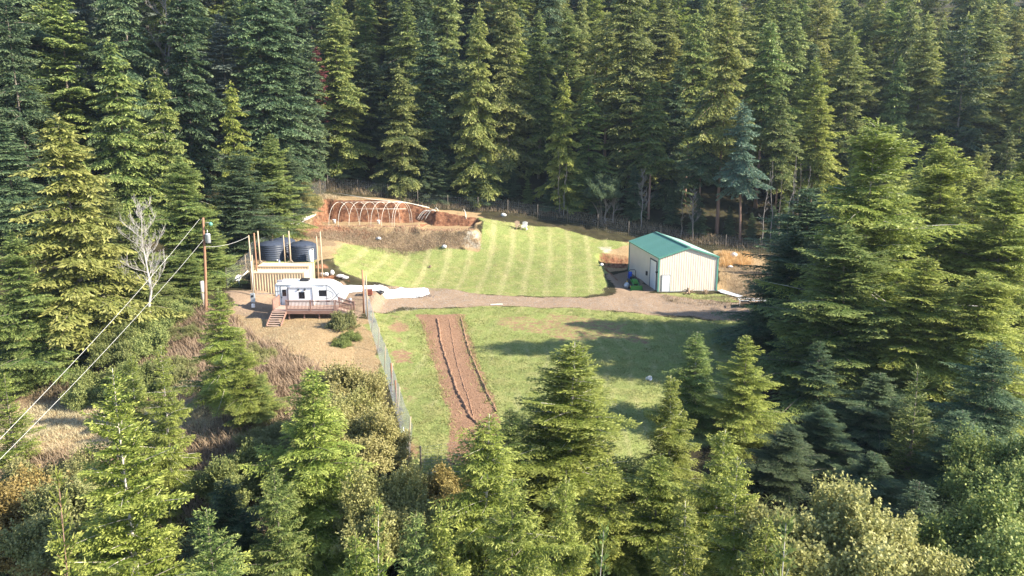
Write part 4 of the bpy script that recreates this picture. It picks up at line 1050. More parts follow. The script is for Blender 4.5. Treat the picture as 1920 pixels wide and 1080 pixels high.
# --- foreground slope
gF = 'sunlit conifers on the slope in front of the fields'
TP('fir', 232, 690, 30, 4.5, 'light', 'large yellow-green fir with pale stem in the left foreground below the overhead wires', gF, bark='barkwhite', var=0)
TP('young', 78, 905, 23, 1.9, 'light', 'small spiky young spruce in the bottom left corner', gF, bark='barkred')
TP('hemlock', 292, 648, 43, 2.4, 'light', 'slim hemlock with bent tip behind the big left foreground fir, right of a twin', gF, bark='barkwhite', var=0)
TP('hemlock', 240, 662, 44, 2.1, 'light', 'slim hemlock with drooping tip near the dry meadow, left of a twin', gF, bark='barkwhite', var=1)
TP('hemlock', 407, 540, 54, 3.5, 'light', 'tall hemlock rising just below the utility pole', gF, bark='barkwhite', var=2)
TP('hemlock', 452, 620, 50, 2.6, 'light', 'narrow hemlock right beside the one below the utility pole', gF, var=0)
TP('hemlock', 582, 690, 35, 4.3, 'light', 'dense rounded green hemlock left of the pale leafy shrubs below the camper', gF, var=1)
TP('hemlock', 905, 780, 32, 4.1, 'light', 'bushy hemlock with pale stem at the near end of the tilled strip', gF, bark='barkwhite', var=2)
TP('hemlock', 960, 765, 37, 3.2, 'mid', 'dense green cedar-like tree between two bushy hemlocks below the field', gF, var=0)
TP('fir', 1080, 640, 39, 5.4, 'light', 'tall pointed fir overlapping the middle of the lower field', gF, bark='barkwhite', var=1)
TP('hemlock', 1255, 705, 39, 2.7, 'light', 'slender hemlock with nodding tip right of the tipped bucket', gF, bark='barkwhite', var=1)
TP('hemlock', 1312, 622, 48, 3.0, 'mid', 'hemlock standing on the right part of the shaded lower field', gF, bark='barkwhite', var=2)
TP('hemlock', 1400, 630, 46, 3.3, 'light', 'bright hemlock left of the big dark trees, at the right end of the field', gF, var=0)
TP('hemlock', 1345, 800, 33, 2.9, 'light', 'yellow-green hemlock with pale stem in front of the slender ones', gF, bark='barkwhite', var=1)
TP('hemlock', 1230, 850, 33, 3.2, 'light', 'low green hemlock in the middle foreground below the slender hemlock', gF, var=2)
TP('hemlock', 1395, 850, 30, 3.0, 'light', 'pale hemlock at the bottom left of the rounded leafy shrub', gF, bark='barkwhite', var=0)
TP('young', 685, 945, 23, 1.7, 'light', 'small young hemlock with long leader at the bottom edge below the fence end', gF, bark='barkwhite')
TP('young', 1088, 985, 20, 1.4, 'mid', 'sparse young fir with stiff upright shoots at the bottom edge, middle', gF, bark='barkwhite')
TP('young', 1500, 985, 20, 1.9, 'mid', 'sparse young fir at the bottom edge in front of the rounded leafy shrub', gF, bark='barkwhite')
TP('hemlock', 830, 960, 27, 2.6, 'light', 'low green conifer at the bottom edge between two bushy hemlocks', gF, var=1)
TP('hemlock', 950, 905, 25, 3.4, 'light', 'bright bushy hemlock at the bottom edge right of the low conifer', gF, var=2)
TP('hemlock', 1130, 860, 33, 3.4, 'light', 'green conifer directly in front of the tall pointed fir', gF, var=0)
TP('hemlock', 520, 880, 31, 2.6, 'mid', 'low conifer at the foot of the dense rounded hemlock', gF, var=2)
TP('young', 8, 700, 50, 2.2, 'light', 'small bright conifer at the left edge above the dry meadow', gF)
TP('young', 1722, 690, 43, 2.6, 'mid', 'small lit young fir in front of the big dark hemlocks', gF, bark='bark')
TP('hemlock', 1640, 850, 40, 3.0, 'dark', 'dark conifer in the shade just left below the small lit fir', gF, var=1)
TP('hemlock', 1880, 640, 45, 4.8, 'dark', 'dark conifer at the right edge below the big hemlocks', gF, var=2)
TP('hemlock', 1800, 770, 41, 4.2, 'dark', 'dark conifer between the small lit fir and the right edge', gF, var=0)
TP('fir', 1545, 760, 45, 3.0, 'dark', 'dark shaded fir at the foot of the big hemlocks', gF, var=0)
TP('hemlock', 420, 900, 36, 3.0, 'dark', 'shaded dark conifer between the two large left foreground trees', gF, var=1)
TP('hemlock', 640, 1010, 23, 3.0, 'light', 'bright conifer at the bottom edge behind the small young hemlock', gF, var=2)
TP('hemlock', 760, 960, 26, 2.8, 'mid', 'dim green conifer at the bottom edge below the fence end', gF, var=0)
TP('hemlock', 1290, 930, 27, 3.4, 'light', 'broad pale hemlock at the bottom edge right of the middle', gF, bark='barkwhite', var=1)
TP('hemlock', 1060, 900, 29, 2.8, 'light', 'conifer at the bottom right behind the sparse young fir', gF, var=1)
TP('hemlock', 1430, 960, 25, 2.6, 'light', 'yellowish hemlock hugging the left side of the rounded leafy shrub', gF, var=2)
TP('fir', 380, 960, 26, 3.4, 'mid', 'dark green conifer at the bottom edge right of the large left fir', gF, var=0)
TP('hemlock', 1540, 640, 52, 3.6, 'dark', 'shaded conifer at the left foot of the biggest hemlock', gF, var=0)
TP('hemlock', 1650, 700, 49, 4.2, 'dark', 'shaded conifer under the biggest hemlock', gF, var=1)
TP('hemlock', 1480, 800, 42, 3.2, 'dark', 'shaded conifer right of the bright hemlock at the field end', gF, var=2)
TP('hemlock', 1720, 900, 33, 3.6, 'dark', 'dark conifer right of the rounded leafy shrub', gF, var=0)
TP('hemlock', 150, 590, 69, 3.4, 'dark', 'small shaded conifer under the golden cedar above the dry meadow', gF, var=1)
TP('hemlock', 60, 600, 67, 3.2, 'mid', 'small conifer at the left edge above the dry meadow shrubs', gF, var=2)
TP('hemlock', 490, 700, 50, 2.0, 'mid', 'small young hemlock on the bramble slope below the stairs', gF, var=0)
# --- big trees on the right
gR = 'big hemlocks on the right of the clearing'  # sunlit look put into the paler leaf colour of most of these
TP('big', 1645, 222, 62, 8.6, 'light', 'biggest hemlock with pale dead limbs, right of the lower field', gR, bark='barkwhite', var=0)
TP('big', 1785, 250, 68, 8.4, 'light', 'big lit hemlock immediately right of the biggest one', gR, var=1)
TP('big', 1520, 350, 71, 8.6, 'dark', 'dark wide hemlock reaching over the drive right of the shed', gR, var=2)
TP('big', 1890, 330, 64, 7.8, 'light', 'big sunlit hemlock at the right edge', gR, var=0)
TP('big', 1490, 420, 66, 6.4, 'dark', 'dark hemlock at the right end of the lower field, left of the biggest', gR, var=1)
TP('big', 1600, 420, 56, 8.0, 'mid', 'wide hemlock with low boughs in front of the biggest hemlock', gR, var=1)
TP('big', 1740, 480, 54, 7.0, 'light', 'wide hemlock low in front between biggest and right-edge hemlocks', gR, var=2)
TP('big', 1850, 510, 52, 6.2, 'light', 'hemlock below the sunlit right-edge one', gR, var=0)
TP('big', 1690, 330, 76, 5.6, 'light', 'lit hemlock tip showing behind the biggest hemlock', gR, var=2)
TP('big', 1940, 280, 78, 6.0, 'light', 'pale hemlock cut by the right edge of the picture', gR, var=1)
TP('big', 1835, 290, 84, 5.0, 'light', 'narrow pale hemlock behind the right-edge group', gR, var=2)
# --- left side
gL = 'tall trees left of the camper'
TP('layered', 105, 215, 70, 8.0, 'gold', 'golden green layered cedar with long drooping boughs, left edge', gL, var=0)
TP('layered', 212, 72, 96, 7.8, 'mid', 'tall layered cedar with bright crown up behind the golden cedar', gL, var=1)
TP('layered', 300, 128, 99, 5.5, 'mid', 'green layered cedar directly left of the grey-green spruce', gL, bark='barkwhite', var=0)
TP('big', 335, 290, 88, 6.4, 'mid', 'broad green conifer behind the bare white tree', gL, var=1)
TP('big', 440, 280, 97, 7.0, 'dark', 'bushy dark green conifer between the utility pole and water tanks', gL, var=0)
TP('spruce', 405, 20, 116, 6.2, 'grey', 'grey-green lichen-covered spruce above the bushy dark conifer', gL, bark='barkwhite', var=1)
TP('layered', 432, 150, 106, 4.2, 'light', 'bright green cedar top beneath the grey-green spruce', gL, var=0)
TP('spruce', 505, -40, 117, 7.2, 'dark', 'huge dark spruce rising above the left water tank', gL, var=2)
TP('spruce', 60, 160, 100, 5.5, 'mid', 'mid green spruce behind the golden cedar at left', gL, var=0)
TP('spruce', 5, 225, 88, 5.0, 'dark', 'dark spruce cut by the left edge', gL, var=3)
TP('big', 190, 330, 80, 5.0, 'olive', 'olive conifer between the golden cedar and the bare white tree', gL, var=2)
TP('big', 245, 420, 76, 4.6, 'olive', 'lower olive conifer left of the bare white tree', gL, var=0)
TP('big', 20, 430, 66, 5.5, 'mid', 'shaded conifer below the golden cedar at the left edge', gL, var=1)
TP('big', 395, 420, 86, 4.4, 'mid', 'small green conifer right behind the utility pole', gL, var=2)
TP('big', 500, 250, 104, 6.0, 'mid', 'bushy green conifer right behind the left water tank', gL, var=1)
TP('big', 540, 280, 112, 5.4, 'dark', 'bushy dark conifer overhanging the top of the left fence', gL, var=2)
TP('big', 120, 470, 73, 6.0, 'olive', 'low olive conifer at the feet of the golden cedar', gL, var=2)
TP('big', 350, 470, 80, 3.6, 'mid', 'small conifer left of the utility pole', gL, var=0)
# --- back row
gB = 'conifers standing along the back fence'
B = [('spruce',572,60,126,4.6,'dark','dark spruce above the right water tank'),
 ('spruce',632,4,131,5.6,'mid','tall spruce with light boughs above the left end of the hoop frame'),
 ('layered',745,120,128,6.6,'olive','broad yellow-tipped cedar above the hoop frame'),
 ('spruce',800,20,134,5.4,'dark','dark spruce right of the yellow-tipped cedar'),
 ('layered',893,8,129,7.0,'gold','tall golden layered tree above the right end of the red bank'),
 ('spruce',955,-30,134,5.4,'olive','olive spruce right of the tall golden tree'),
 ('spruce',1012,20,136,5.2,'mid','pointed spruce above the lawn chairs'),
 ('layered',1062,138,126,5.0,'light','sunlit layered hemlock with bare lower stem right of the lawn chairs'),
 ('spruce',1105,150,129,4.2,'mid','slim spruce close right of the sunlit layered hemlock'),
 ('spruce',1190,-70,131,7.6,'olive','massive olive spruce left of the shed roof'),
 ('tall',1140,20,138,5.0,'olive','olive spruce behind the massive one, to its left'),
 ('spruce',1272,118,128,4.8,'dark','dark rounded spruce above the shed roof'),
 ('tall',1370,-15,121,5.6,'gold','tall golden spruce with long bare trunk just right of the shed'),
 ('tall',1300,20,130,5.0,'mid','green spruce behind and left of the tall golden one'),
 ('tall',1405,188,117,3.6,'blue','blue-green fir on a leaning bare trunk right of the tall golden spruce'),
 ('tall',1470,180,119,4.2,'olive','bare-stemmed tree right of the blue-green fir'),
 ('tall',1535,170,121,4.6,'light','light bare-stemmed tree behind the big dark hemlock'),
 ('tall',1440,40,132,5.4,'mid','tall green spruce above the blue-green fir'),
 ('spruce',1500,10,136,5.4,'olive','tall olive spruce above the light bare-stemmed tree'),
 ('spruce',1600,60,134,5.6,'olive','olive spruce above the biggest hemlock'),
 ('layered',1705,-20,146,6.6,'olive','layered olive spruce up behind the right group'),
 ('spruce',1850,10,140,7.6,'olive','broad dark-sided spruce at the upper right'),
 ('spruce',1760,90,150,4.8,'light','light spruce left of the broad upper right spruce'),
 ('spruce',690,80,138,5.0,'dark','dark spruce between the hoop frame trees'),
 ('spruce',850,90,136,4.6,'dark','dark narrow spruce left of the tall golden layered tree'),
 ('tall',1225,150,124,3.8,'mid','thin-stemmed green tree left of the shed ridge'),
 ('tall',1325,170,121,4.0,'dark','dark bare-stemmed tree right of the shed ridge'),
]
placed = []
for k, (kd, px, py, Y, rd, lf, lb) in enumerate(B):
    t_ = TP(kd, px, py, Y, rd, lf, lb, gB, bark='barkred' if kd == 'tall' else 'bark', name='spruce_tree' if kd != 'layered' else 'cedar_tree')
    placed.append((t_.location.x, t_.location.y, 4.5))
    if lb.startswith('blue-green'): t_.rotation_euler = (0, R(-4), .6)
TP('spruce', 598, 85, 136, 2.6, 'red', 'dead reddish conifer among dark spruces above the water tanks', 'dead conifers', name='dead_conifer')
# --- understory along the forest edge
rng = random.Random(5)
for k in range(30):
    px = 610 + k*32 + rng.uniform(-10, 10)
    if 1185 < px < 1360 and k % 2: continue
    Y = 126.5 - max(0, (px-980))*.027 + rng.uniform(0, 5)
    x = P(px, 400, Y).x; h = rng.uniform(4, 9)
    tree('big' if k % 2 else 'layered', x, Y, gz(x, Y)+h, h*.38, rng.choice(['dark','dark','mid']), 'x', 'young conifers in the shade behind the back fence', name='young_conifer')['auto'] = 'under'
# --- hillside forest
def hillside():
    rr = random.Random(11); pts = list(placed); out = []
    tries = 0
    while tries < 60000 and len(out) < 262:
        tries += 1
        Y = rr.uniform(86, 205); X = rr.uniform(-.80*Y-4, .80*Y+6)
        px, _ = proj(X, Y, gz_fast(X, Y) + 8)
        if not (-140 < px < 2060): continue
        left = px < 600
        if left:
            if Y < 104 + max(0, (px-200)) * .03: 
                if not (px < 130 and Y > 92): continue
        else:
            ymin = 133 - max(0, (px-1000))*.016
            if px > 1560: ymin = 92 + (0 if px > 1700 else 20)
            if Y < ymin: continue
        dmin = 6.6 + (Y-120)*.012
        if any((X-a)**2 + (Y-b)**2 < (dmin if len(c) else dmin)**2 for a, b, *c in pts): continue
        pts.append((X, Y, 0)); out.append((X, Y))
    return out
hc_x = np.linspace(-200, 200, 161); hc_y = np.linspace(60, 220, 81)
HX, HY = np.meshgrid(hc_x, hc_y); HZ = height(HX, HY)
def gz_fast(x, y):
    i = min(159, max(0, int((x+200)/2.5))); j = min(79, max(0, int((y-60)/2.0))); return float(HZ[j, i])
spots = hillside(); rr = random.Random(3)
for X, Y in spots:
    px, _ = proj(X, Y, gz_fast(X, Y)+10)
    h = rr.uniform(23, 35); 
    if px > 1560 and Y < 125: h = rr.uniform(12, 17)
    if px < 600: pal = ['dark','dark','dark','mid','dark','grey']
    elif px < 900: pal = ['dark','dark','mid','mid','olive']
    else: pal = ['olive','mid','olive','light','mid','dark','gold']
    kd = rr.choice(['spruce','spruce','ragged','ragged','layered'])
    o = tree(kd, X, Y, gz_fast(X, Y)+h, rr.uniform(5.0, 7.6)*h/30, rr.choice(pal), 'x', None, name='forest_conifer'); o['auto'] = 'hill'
rr = random.Random(77)
for k in range(26):
    px = -20 + k*80 + rr.uniform(-25, 25); Y = rr.uniform(207, 222); X = (px-960)/FPX*Y*1.0
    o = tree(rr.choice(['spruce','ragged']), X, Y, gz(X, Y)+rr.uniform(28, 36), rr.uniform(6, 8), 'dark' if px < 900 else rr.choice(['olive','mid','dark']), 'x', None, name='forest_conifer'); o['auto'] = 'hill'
# labels that place each forest tree by rank in its part of the wood
ordn = ['first','second','third','fourth','fifth','sixth','seventh','eighth','ninth','tenth','eleventh','twelfth','thirteenth','fourteenth','fifteenth']
SEC = [(250,'above the golden cedar'),(470,'above the utility pole'),(610,'above the water tanks'),(780,'above the hoop frame'),(940,'above the fallen hoops'),(1180,'above the lawn chairs'),(1360,'above the shed'),(1560,'right of the shed'),(9999,'above the big right hemlocks')]
buckets = {}
for o in list(col.objects):
    if 'auto' in o.keys():
        kd = o['auto']; del o['auto']
        px, py = proj(o.location.x, o.location.y, o.location.z + 14*(kd == 'hill'))
        sec = next(s for lim, s in SEC if px < lim)
        row = 0 if kd == 'under' else 1 + int((o.location.y - 86) // 17)
        buckets.setdefault((row, sec), []).append((px, o))
rown = {0:'shady young forest-edge conifer', 1:'nearest forest conifer', 2:'near-row forest conifer', 3:'lower hillside conifer', 4:'lower-middle hillside conifer', 5:'middle hillside conifer', 6:'upper-middle hillside conifer', 7:'upper hillside conifer', 8:'topmost hillside conifer'}
for (row, sec), L_ in buckets.items():
    L_.sort(key=lambda t: t[0])
    for i, (px, o) in enumerate(L_):
        o['label'] = f'{rown[row]} {sec}, {ordn[min(i,14)]} from left' if len(L_) > 1 else f'only {rown[row]} {sec}'
        o['group'] = 'conifers covering the forested hillside' if row else 'young conifers in the shade behind the back fence'

# ------------------------------------------------------------------ bare trees
def bare_tree(x, y, H, label, seed, m='barkwhite', spread=.35, n1=26, name='bare_tree', group=None, fork=True, lean=0.0, low=.25, rad=None):
    rr = random.Random(seed); r = empty(name, (x, y, gz(x, y)-.2), 0, label, 'bare tree', group)
    if lean: r.rotation_euler = (0, lean, 0)
    t = MB(); r0 = rad or H*.016
    st = [Vector((rr.uniform(-.02,.02)*H*math.sin(i/8*3), rr.uniform(-.01,.01)*H, H*i/8)) for i in range(9)]; st[0] = Vector((0,0,0))
    t.tube(st, [r0*(1-i/8)**1.2+.015 for i in range(9)], 8); t.build('trunk', M[m], r)
    b = MB()
    def branch(p, d, l, rad_, dep):
        pts = [p]; q = p; dd = d.copy()
        for i in range(5):
            dd = (dd + Vector((rr.uniform(-.25,.25), rr.uniform(-.25,.25), rr.uniform(-.05,.28)))).normalized(); q = q + dd*l/5; pts.append(q)
        b.tube(pts, [rad_*(1-i/5)+.006 for i in range(6)], 4 if dep else 5, False)
        if dep < 2:
            for i in range(1, 6):
                for _ in range(2 if dep == 0 else 1):
                    a = (dd + Vector((rr.uniform(-1,1), rr.uniform(-1,1), rr.uniform(-.2,.7)))).normalized(); branch(pts[i], a, l*rr.uniform(.25,.5), rad_*.5, dep+1)
    for k in range(n1):
        tt = low + (1-low)*(k/n1)**.9; i = min(7, int(tt*8)); p = st[i].lerp(st[i+1], tt*8-i) if i < 8 else st[8]
        a = rr.uniform(0, 2*PI); L_ = H*spread*(1-tt*.75)*rr.uniform(.6,1.1)
        branch(p, Vector((math.cos(a), math.sin(a), rr.uniform(.3,1.1))).normalized(), L_, r0*.24*(1-tt*.6), 0)
    b.build('branches', M[m], r)
    return r
x = P(262, 380, 72).x; t_ = P(256, 385, 72)
bare_tree(x, 72, t_.z - gz(x, 72), 'leafless white-barked tree below the dark conifers left of the utility pole', 4, m='barksilver', low=.34, spread=.36, n1=22, rad=.17)
for k, (px, yb, Y, H, lb) in enumerate([(1203,900,121,9,'thin bare pale tree in the dark forest edge above the left side of the shed'),(1135,0,121,6.5,'small bare pale tree at the forest edge right of the sunlit hemlock, left twin'),(1150,0,121.5,6,'small bare pale tree at the forest edge right of the sunlit hemlock, right twin'),
      (1300,0,118,8,'bare pale sapling standing up behind the shed roof'),(345,0,120,26,'tall dead grey snag with pale branches left of the huge dark spruce')]):
    x = P(px, 400, Y).x; bare_tree(x, Y, H, lb, 20+k, m='barkgrey', spread=.3, n1=18, low=.3, rad=.09 if H < 12 else None, group='bare pale trees in the forest edge')
stems = [(1278,9),(1345,0),(1447,13),(1462,11),(1475,14),(1488,12),(1497,13),(1430,12),(1512,12),(1050,11),(1056,9)]
for k, (px, H) in enumerate(stems):
    if not H: continue
    Y = 117.0 if px > 1200 else 123.5; x = P(px, 420, Y).x
    if px > 1420: Y = 112 + (k % 3)*1.5; x = P(px, 420, Y).x
    bare_tree(x, Y, H, ['thin dead stem behind the shed, near its ridge','','thin pale dead stem right of the leaning fir','second thin pale stem right of the leaning fir','third thin pale stem right of the leaning fir','fourth thin pale stem right of the leaning fir','fifth thin pale stem right of the leaning fir','thin pale dead stem directly below the blue-green fir crown','sixth and last thin pale stem right of the leaning fir','thin dead stem under the sunlit layered hemlock, left one','thin dead stem under the sunlit layered hemlock, right one'][k], 40+k, spread=.1, n1=9, low=.3, name='dead_tree', group='thin dead stems at the forest edge', rad=.075, m='bark' if k % 3 == 0 else 'barkgrey', lean=R(3*math.sin(k*2)))

# ------------------------------------------------------------------ leafy shrubs and brush
def shrub_mesh(seed, Rx, Rz, n=900, per=16, leaf=.13, upw=.6, lw=.5):
    rs = np.random.RandomState(seed); Vs, T, TPp = [], [], []
    d = unit(rs.normal(0, 1, (n, 3))); d[:, 2] = np.abs(d[:, 2])*.95
    lob = 1 + .26*np.sin(d[:, 0]*6+seed)*np.cos(d[:, 2]*5+seed) + .22*np.sin(d[:, 1]*7+2*seed) + .16*np.sin(d[:, 2]*11+d[:, 0]*8)
    rad = rs.uniform(.55, 1.0, n)**.7 * lob
    B = d*rad[:, None]*np.array([Rx, Rx, Rz])
    ax_ = unit(d*.8 + np.array([0,0,upw]) + rs.normal(0,.3,(n,3))); Ls = rs.uniform(.35,1.0,n)*.28*(Rx+Rz)/2+.15
    tb = np.clip(rs.normal(.5,.25,n),0,1)
    for k in range(per):
        u = (k+rs.rand(n))/per; Pp = B + ax_*(u*Ls)[:, None] + rs.normal(0,leaf*.35,(n,3))
        D = unit(ax_*.5 + rs.normal(0,.7,(n,3))); N_ = unit(d*.9 + np.array([0,0,.5])+rs.normal(0,.45,(n,3)))
        Vs.append(blades(Pp, D, N_, leaf*rs.uniform(.7,1.3,n), leaf*lw*.5*rs.uniform(.7,1.2,n))); T.append(np.repeat(np.clip(tb+rs.normal(0,.2,n),0,1),4)); TPp.append(np.repeat(u*.9*rs.rand(n),4))
    V = np.concatenate(Vs); tm = MB(); rr = random.Random(seed)
    for k in range(14):
        i = rs.randint(n); e = B[i]; tm.tube([(0,0,-.1), tuple(e*.5+np.array([0,0,.1*Rz])), tuple(e)], [.05,.03,.012], 5, False)
    mm = bpy.data.meshes.new('shrub_stems'); mm.from_pydata(tm.v, [], tm.f); mm.update()
    return np_mesh('shrub_foliage', V, np.arange(len(V)).reshape(-1,4), {'tint': np.concatenate(T), 'tip': np.concatenate(TPp)}), mm
SH = [shrub_mesh(s, 2.0, 1.9, 5200, 14, .085, lw=1.0) for s in (1, 2, 3)]
SHF = [shrub_mesh(s, 1.0, .9, 1300, 12, .07, lw=.9) for s in (5, 6)]
LM['alder'] = leaf_mat('leaf_pale_alder', (.20,.205,.065), (.30,.29,.10), (.42,.39,.18), .38, .10)
LM['huck'] = leaf_mat('leaf_dusty_green', (.11,.135,.045), (.20,.21,.075), (.31,.29,.13), .3, .15)
LM['autumn'] = leaf_mat('leaf_autumn', (.15,.12,.035), (.23,.18,.055), (.32,.26,.10), .3, .12)
sk = [0]
def shrub(px, py, Y, rx, rz, leaf, label, group='leafy shrubs around the clearing', P_=None):
    """py is the shrub's top"""
    p_ = P(px, py, Y); zt = p_.z; zb = gz(p_.x, Y); k = sk[0]; sk[0] += 1
    big_ = rx > 1.4; me, tm = (SH if big_ else SHF)[k % (3 if big_ else 2)]
    r = empty('leafy_shrub', (p_.x, Y, zb-.1), k*1.3, label, 'shrub', group)
    hz = zt - r.location.z; sx = rx/(2.1 if big_ else 1.05); nat = (2.4 if big_ else 1.15); sz = min(hz/nat, sx*1.15) if hz > 0 else .3
    for nm, m_, mt in (('stems', tm, M['bark']), ('foliage', me, LM[leaf])):
        o = bpy.data.objects.new(nm, mesh_with(m_, mt)); col.objects.link(o); o.parent = r
        if nm == 'stems': o.scale = (sx, sx, max(.3, hz/nat*.9))
        else: o.scale = (sx, sx, max(.3, sz)); o.location.z = max(0, hz - nat*sz)
S = [(640,690,45,2.5,3,'alder','large pale leafy shrub left of the middle wire fence, topmost'),
 (688,775,41,2.2,3,'alder','pale leafy shrub below the fence posts'),
 (625,745,42,2.4,3,'alder','pale leafy shrub tucked right of the dense rounded hemlock'),
 (765,890,37,1.6,3,'huck','dusty leafy shrub at the bottom end of the middle fence'),
 (715,900,33,2.3,3,'alder','pale leafy shrub low in the foreground left of the white pipe rail'),
 (850,890,36,1.8,2,'autumn','brownish shrub under the white pipe rail'),
 (1600,935,27,3.0,3,'alder','rounded sunlit leafy shrub at the bottom right'),
 (1860,960,28,2.8,3,'mid','dark shaded leafy shrub in the bottom right corner'),
 (1900,830,36,2.6,3,'mid','dark leafy shrub at the right edge below the conifers'),
 (40,872,43,2.6,3,'huck','wide leafy shrub on the left edge below the dry meadow'),
 (160,868,42,2.4,3,'huck','leafy shrub behind the large left foreground fir'),
 (30,900,36,3.0,3,'autumn','yellow-brown leafy shrub at the lower left edge'),
 (130,910,34,2.4,3,'huck','leafy shrub between the young spruce and the large left fir'),
 (300,570,74,2.6,3,'olive','rounded green shrub right of the bare white tree'),
 (270,600,70,2.4,2,'olive','green shrub directly under the bare white tree'),
 (330,545,78,2.4,3,'olive','shrub left of the grey snag stub'),
 (215,620,68,2.2,2,'olive','shrub left below the bare white tree'),
 (350,610,72,1.8,2,'huck','shrub in the brown brush left of the utility pole'),
 (520,340,112,2.6,3,'olive','leafy tree-like shrub above the left fence by the tanks'),
 (560,350,114,2.6,3,'alder','yellowish shrub leaning over the left fence'),
 (590,385,116,1.4,2,'huck','small yellow shrub left of the hoop frame'),
 (640,585,71,1.3,1,'huck','shrub in front of the deck ramp'),
 (655,622,68,1.0,1,'mid','dark green shrub around the pale stump left of the fence'),
 (640,635,66,.9,1,'mid','small dark shrub below the pale stump'),
 (625,560,60,.01,1,'mid','x'),
 (1130,330,121,2.6,3,'dark','rounded dark shrub at the forest edge above the upper field'),
 (740,870,44,1.2,1,'alder','small pale shrub at the foot of the lower fence posts'),
 (250,680,61,2.0,2,'olive','low shrub at the foot of the golden cedar above the dry meadow'),
 (330,672,62,1.9,2,'huck','low shrub between the twin slim hemlocks and the brown brush'),
 (170,700,62,2.2,2,'olive','dark low shrub on the upper edge of the dry meadow'),
 (480,650,60,1.5,2,'huck','small green shrub among the brambles below the stairs'),
 (510,800,47,1.8,2,'huck','low shrub in the gap left of the dense rounded hemlock'),
 (440,850,42,2.0,2,'olive','low shrub in the dark gap between the two largest left trees'),
 (60,650,68,2.0,2,'olive','shrub at the left edge above the meadow'),
 ]
for a_ in S:
    if a_[3] > .1: shrub(*a_)
# dry brambles and brown brush: nobody could count the canes
def brush_mesh(pts, name, m, hgt, n, seed, w=.02, arch=.6):
    rs = np.random.RandomState(seed); k = rs.randint(len(pts), size=n)
    B = np.array(pts)[k] + np.c_[rs.normal(0,.35,(n,2)), np.zeros(n)]; B[:, 2] = height(B[:, 0], B[:, 1]) - .03
    a = rs.uniform(0, 2*PI, n); h = hgt*rs.uniform(.35,1.2,n); Vs = []
    dirh = np.stack([np.cos(a), np.sin(a), np.zeros(n)], 1); sd = np.stack([-np.sin(a), np.cos(a), np.zeros(n)], 1)
    L0 = B; segs = 3
    ring = []
    for i in range(segs+1):
        u = i/segs; c = B + dirh*(arch*h*u*u)[:, None] + np.array([0,0,1.])*(h*(u - .35*arch*u*u))[:, None] + rs.normal(0,.03,(n,3))*u
        ww = w*(1-.85*u); ring.append((c - sd*ww, c + sd*ww))
    V = np.stack([x for r_ in ring for x in r_], 1).reshape(-1, 3); m_ = 2*(segs+1)
    base = np.arange(n)[:, None]*m_
    F = np.concatenate([base + np.array([[2*i, 2*i+1, 2*i+3, 2*i+2]]) for i in range(segs)])
    T = np.repeat(rs.rand(n), m_)
    o = link_mesh(name, np_mesh(name, V, F, {'tint': T, 'tip': np.tile(np.repeat(np.linspace(0,1,segs+1),2), n)}), m); tag(o, kind='stuff'); return o
def scatter(pix, n, seed):
    rs = random.Random(seed); poly = [G(*p) for p in pix]; out = []
    xs = [p.x for p in poly]; ys = [p.y for p in poly]
    while len(out) < n:
        x, y = rs.uniform(min(xs), max(xs)), rs.uniform(min(ys), max(ys)); ins = False
        for i in range(len(poly)):
            p, q = poly[i], poly[(i+1) % len(poly)]
            if (p.y > y) != (q.y > y) and x < (q.x-p.x)*(y-p.y)/(q.y-p.y)+p.x: ins = not ins
        if ins: out.append((x, y, 0.0))
    return out
M['bramble'] = leaf_mat('dry_bramble', (.09,.06,.035), (.20,.145,.085), (.32,.25,.16), .15, 0)
M['straw'] = leaf_mat('dry_straw', (.30,.24,.13), (.42,.35,.21), (.52,.45,.30), .3, 0)
M['orange'] = leaf_mat('orange_dry_grass', (.40,.24,.09), (.52,.34,.14), (.6,.42,.2), .3, 0)
M['grassblade'] = leaf_mat('grass_blade', (.09,.14,.03), (.20,.235,.07), (.34,.33,.13), .3, 0)
bank = scatter([(560,446),(620,432),(890,434),(898,466),(800,469),(640,453)], 700, 1)
o = brush_mesh(bank, 'dry_brambles', M['bramble'], .45, 9000, 1, .02)
tag(o, 'low brown brambles covering the bank above the upper field', 'brambles')
o = brush_mesh(bank, 'dry_grass', M['straw'], .35, 7000, 21, .02, .8); tag(o, 'pale straw growing through the brambles on the bank below the hoops', 'dry grass')
o = brush_mesh(scatter([(300,600),(425,575),(480,640),(600,705),(560,770),(420,740),(330,700)], 500, 2) , 'dry_brambles', M['bramble'], 1.1, 12000, 2, .03)
tag(o, 'tall brown brambles on the slope below the utility pole and deck', 'brambles')
o = brush_mesh(scatter([(-40,770),(200,748),(420,775),(560,750),(540,800),(350,835),(180,848),(-40,870)], 700, 3), 'dry_grass', M['straw'], .38, 26000, 3, .02, .8)
tag(o, 'pale dry grass in the meadow at lower left', 'dry grass')
o = brush_mesh(scatter([(1352,478),(1402,480),(1404,500),(1354,502)], 90, 4), 'dry_grass', M['orange'], 1.0, 3500, 4, .02, .3)
tag(o, 'tall orange dry grass right of the shed', 'dry grass')
o = brush_mesh(scatter([(1345,500),(1440,500),(1460,560),(1360,556)], 300, 5) + scatter([(1235,553),(1360,555),(1385,575),(1260,570)], 120, 6), 'dry_brambles', M['bramble'], .4, 5000, 5, .02)
tag(o, 'low brown weeds beside and in front of the shed', 'weeds')
o = brush_mesh(scatter([(430,575),(520,604),(660,594),(690,610),(720,700),(640,715),(560,665),(480,640)], 600, 7), 'dry_grass', M['straw'], .16, 9000, 6, .016, .8)
tag(o, 'short dry grass on the bare slope below the deck', 'dry grass')
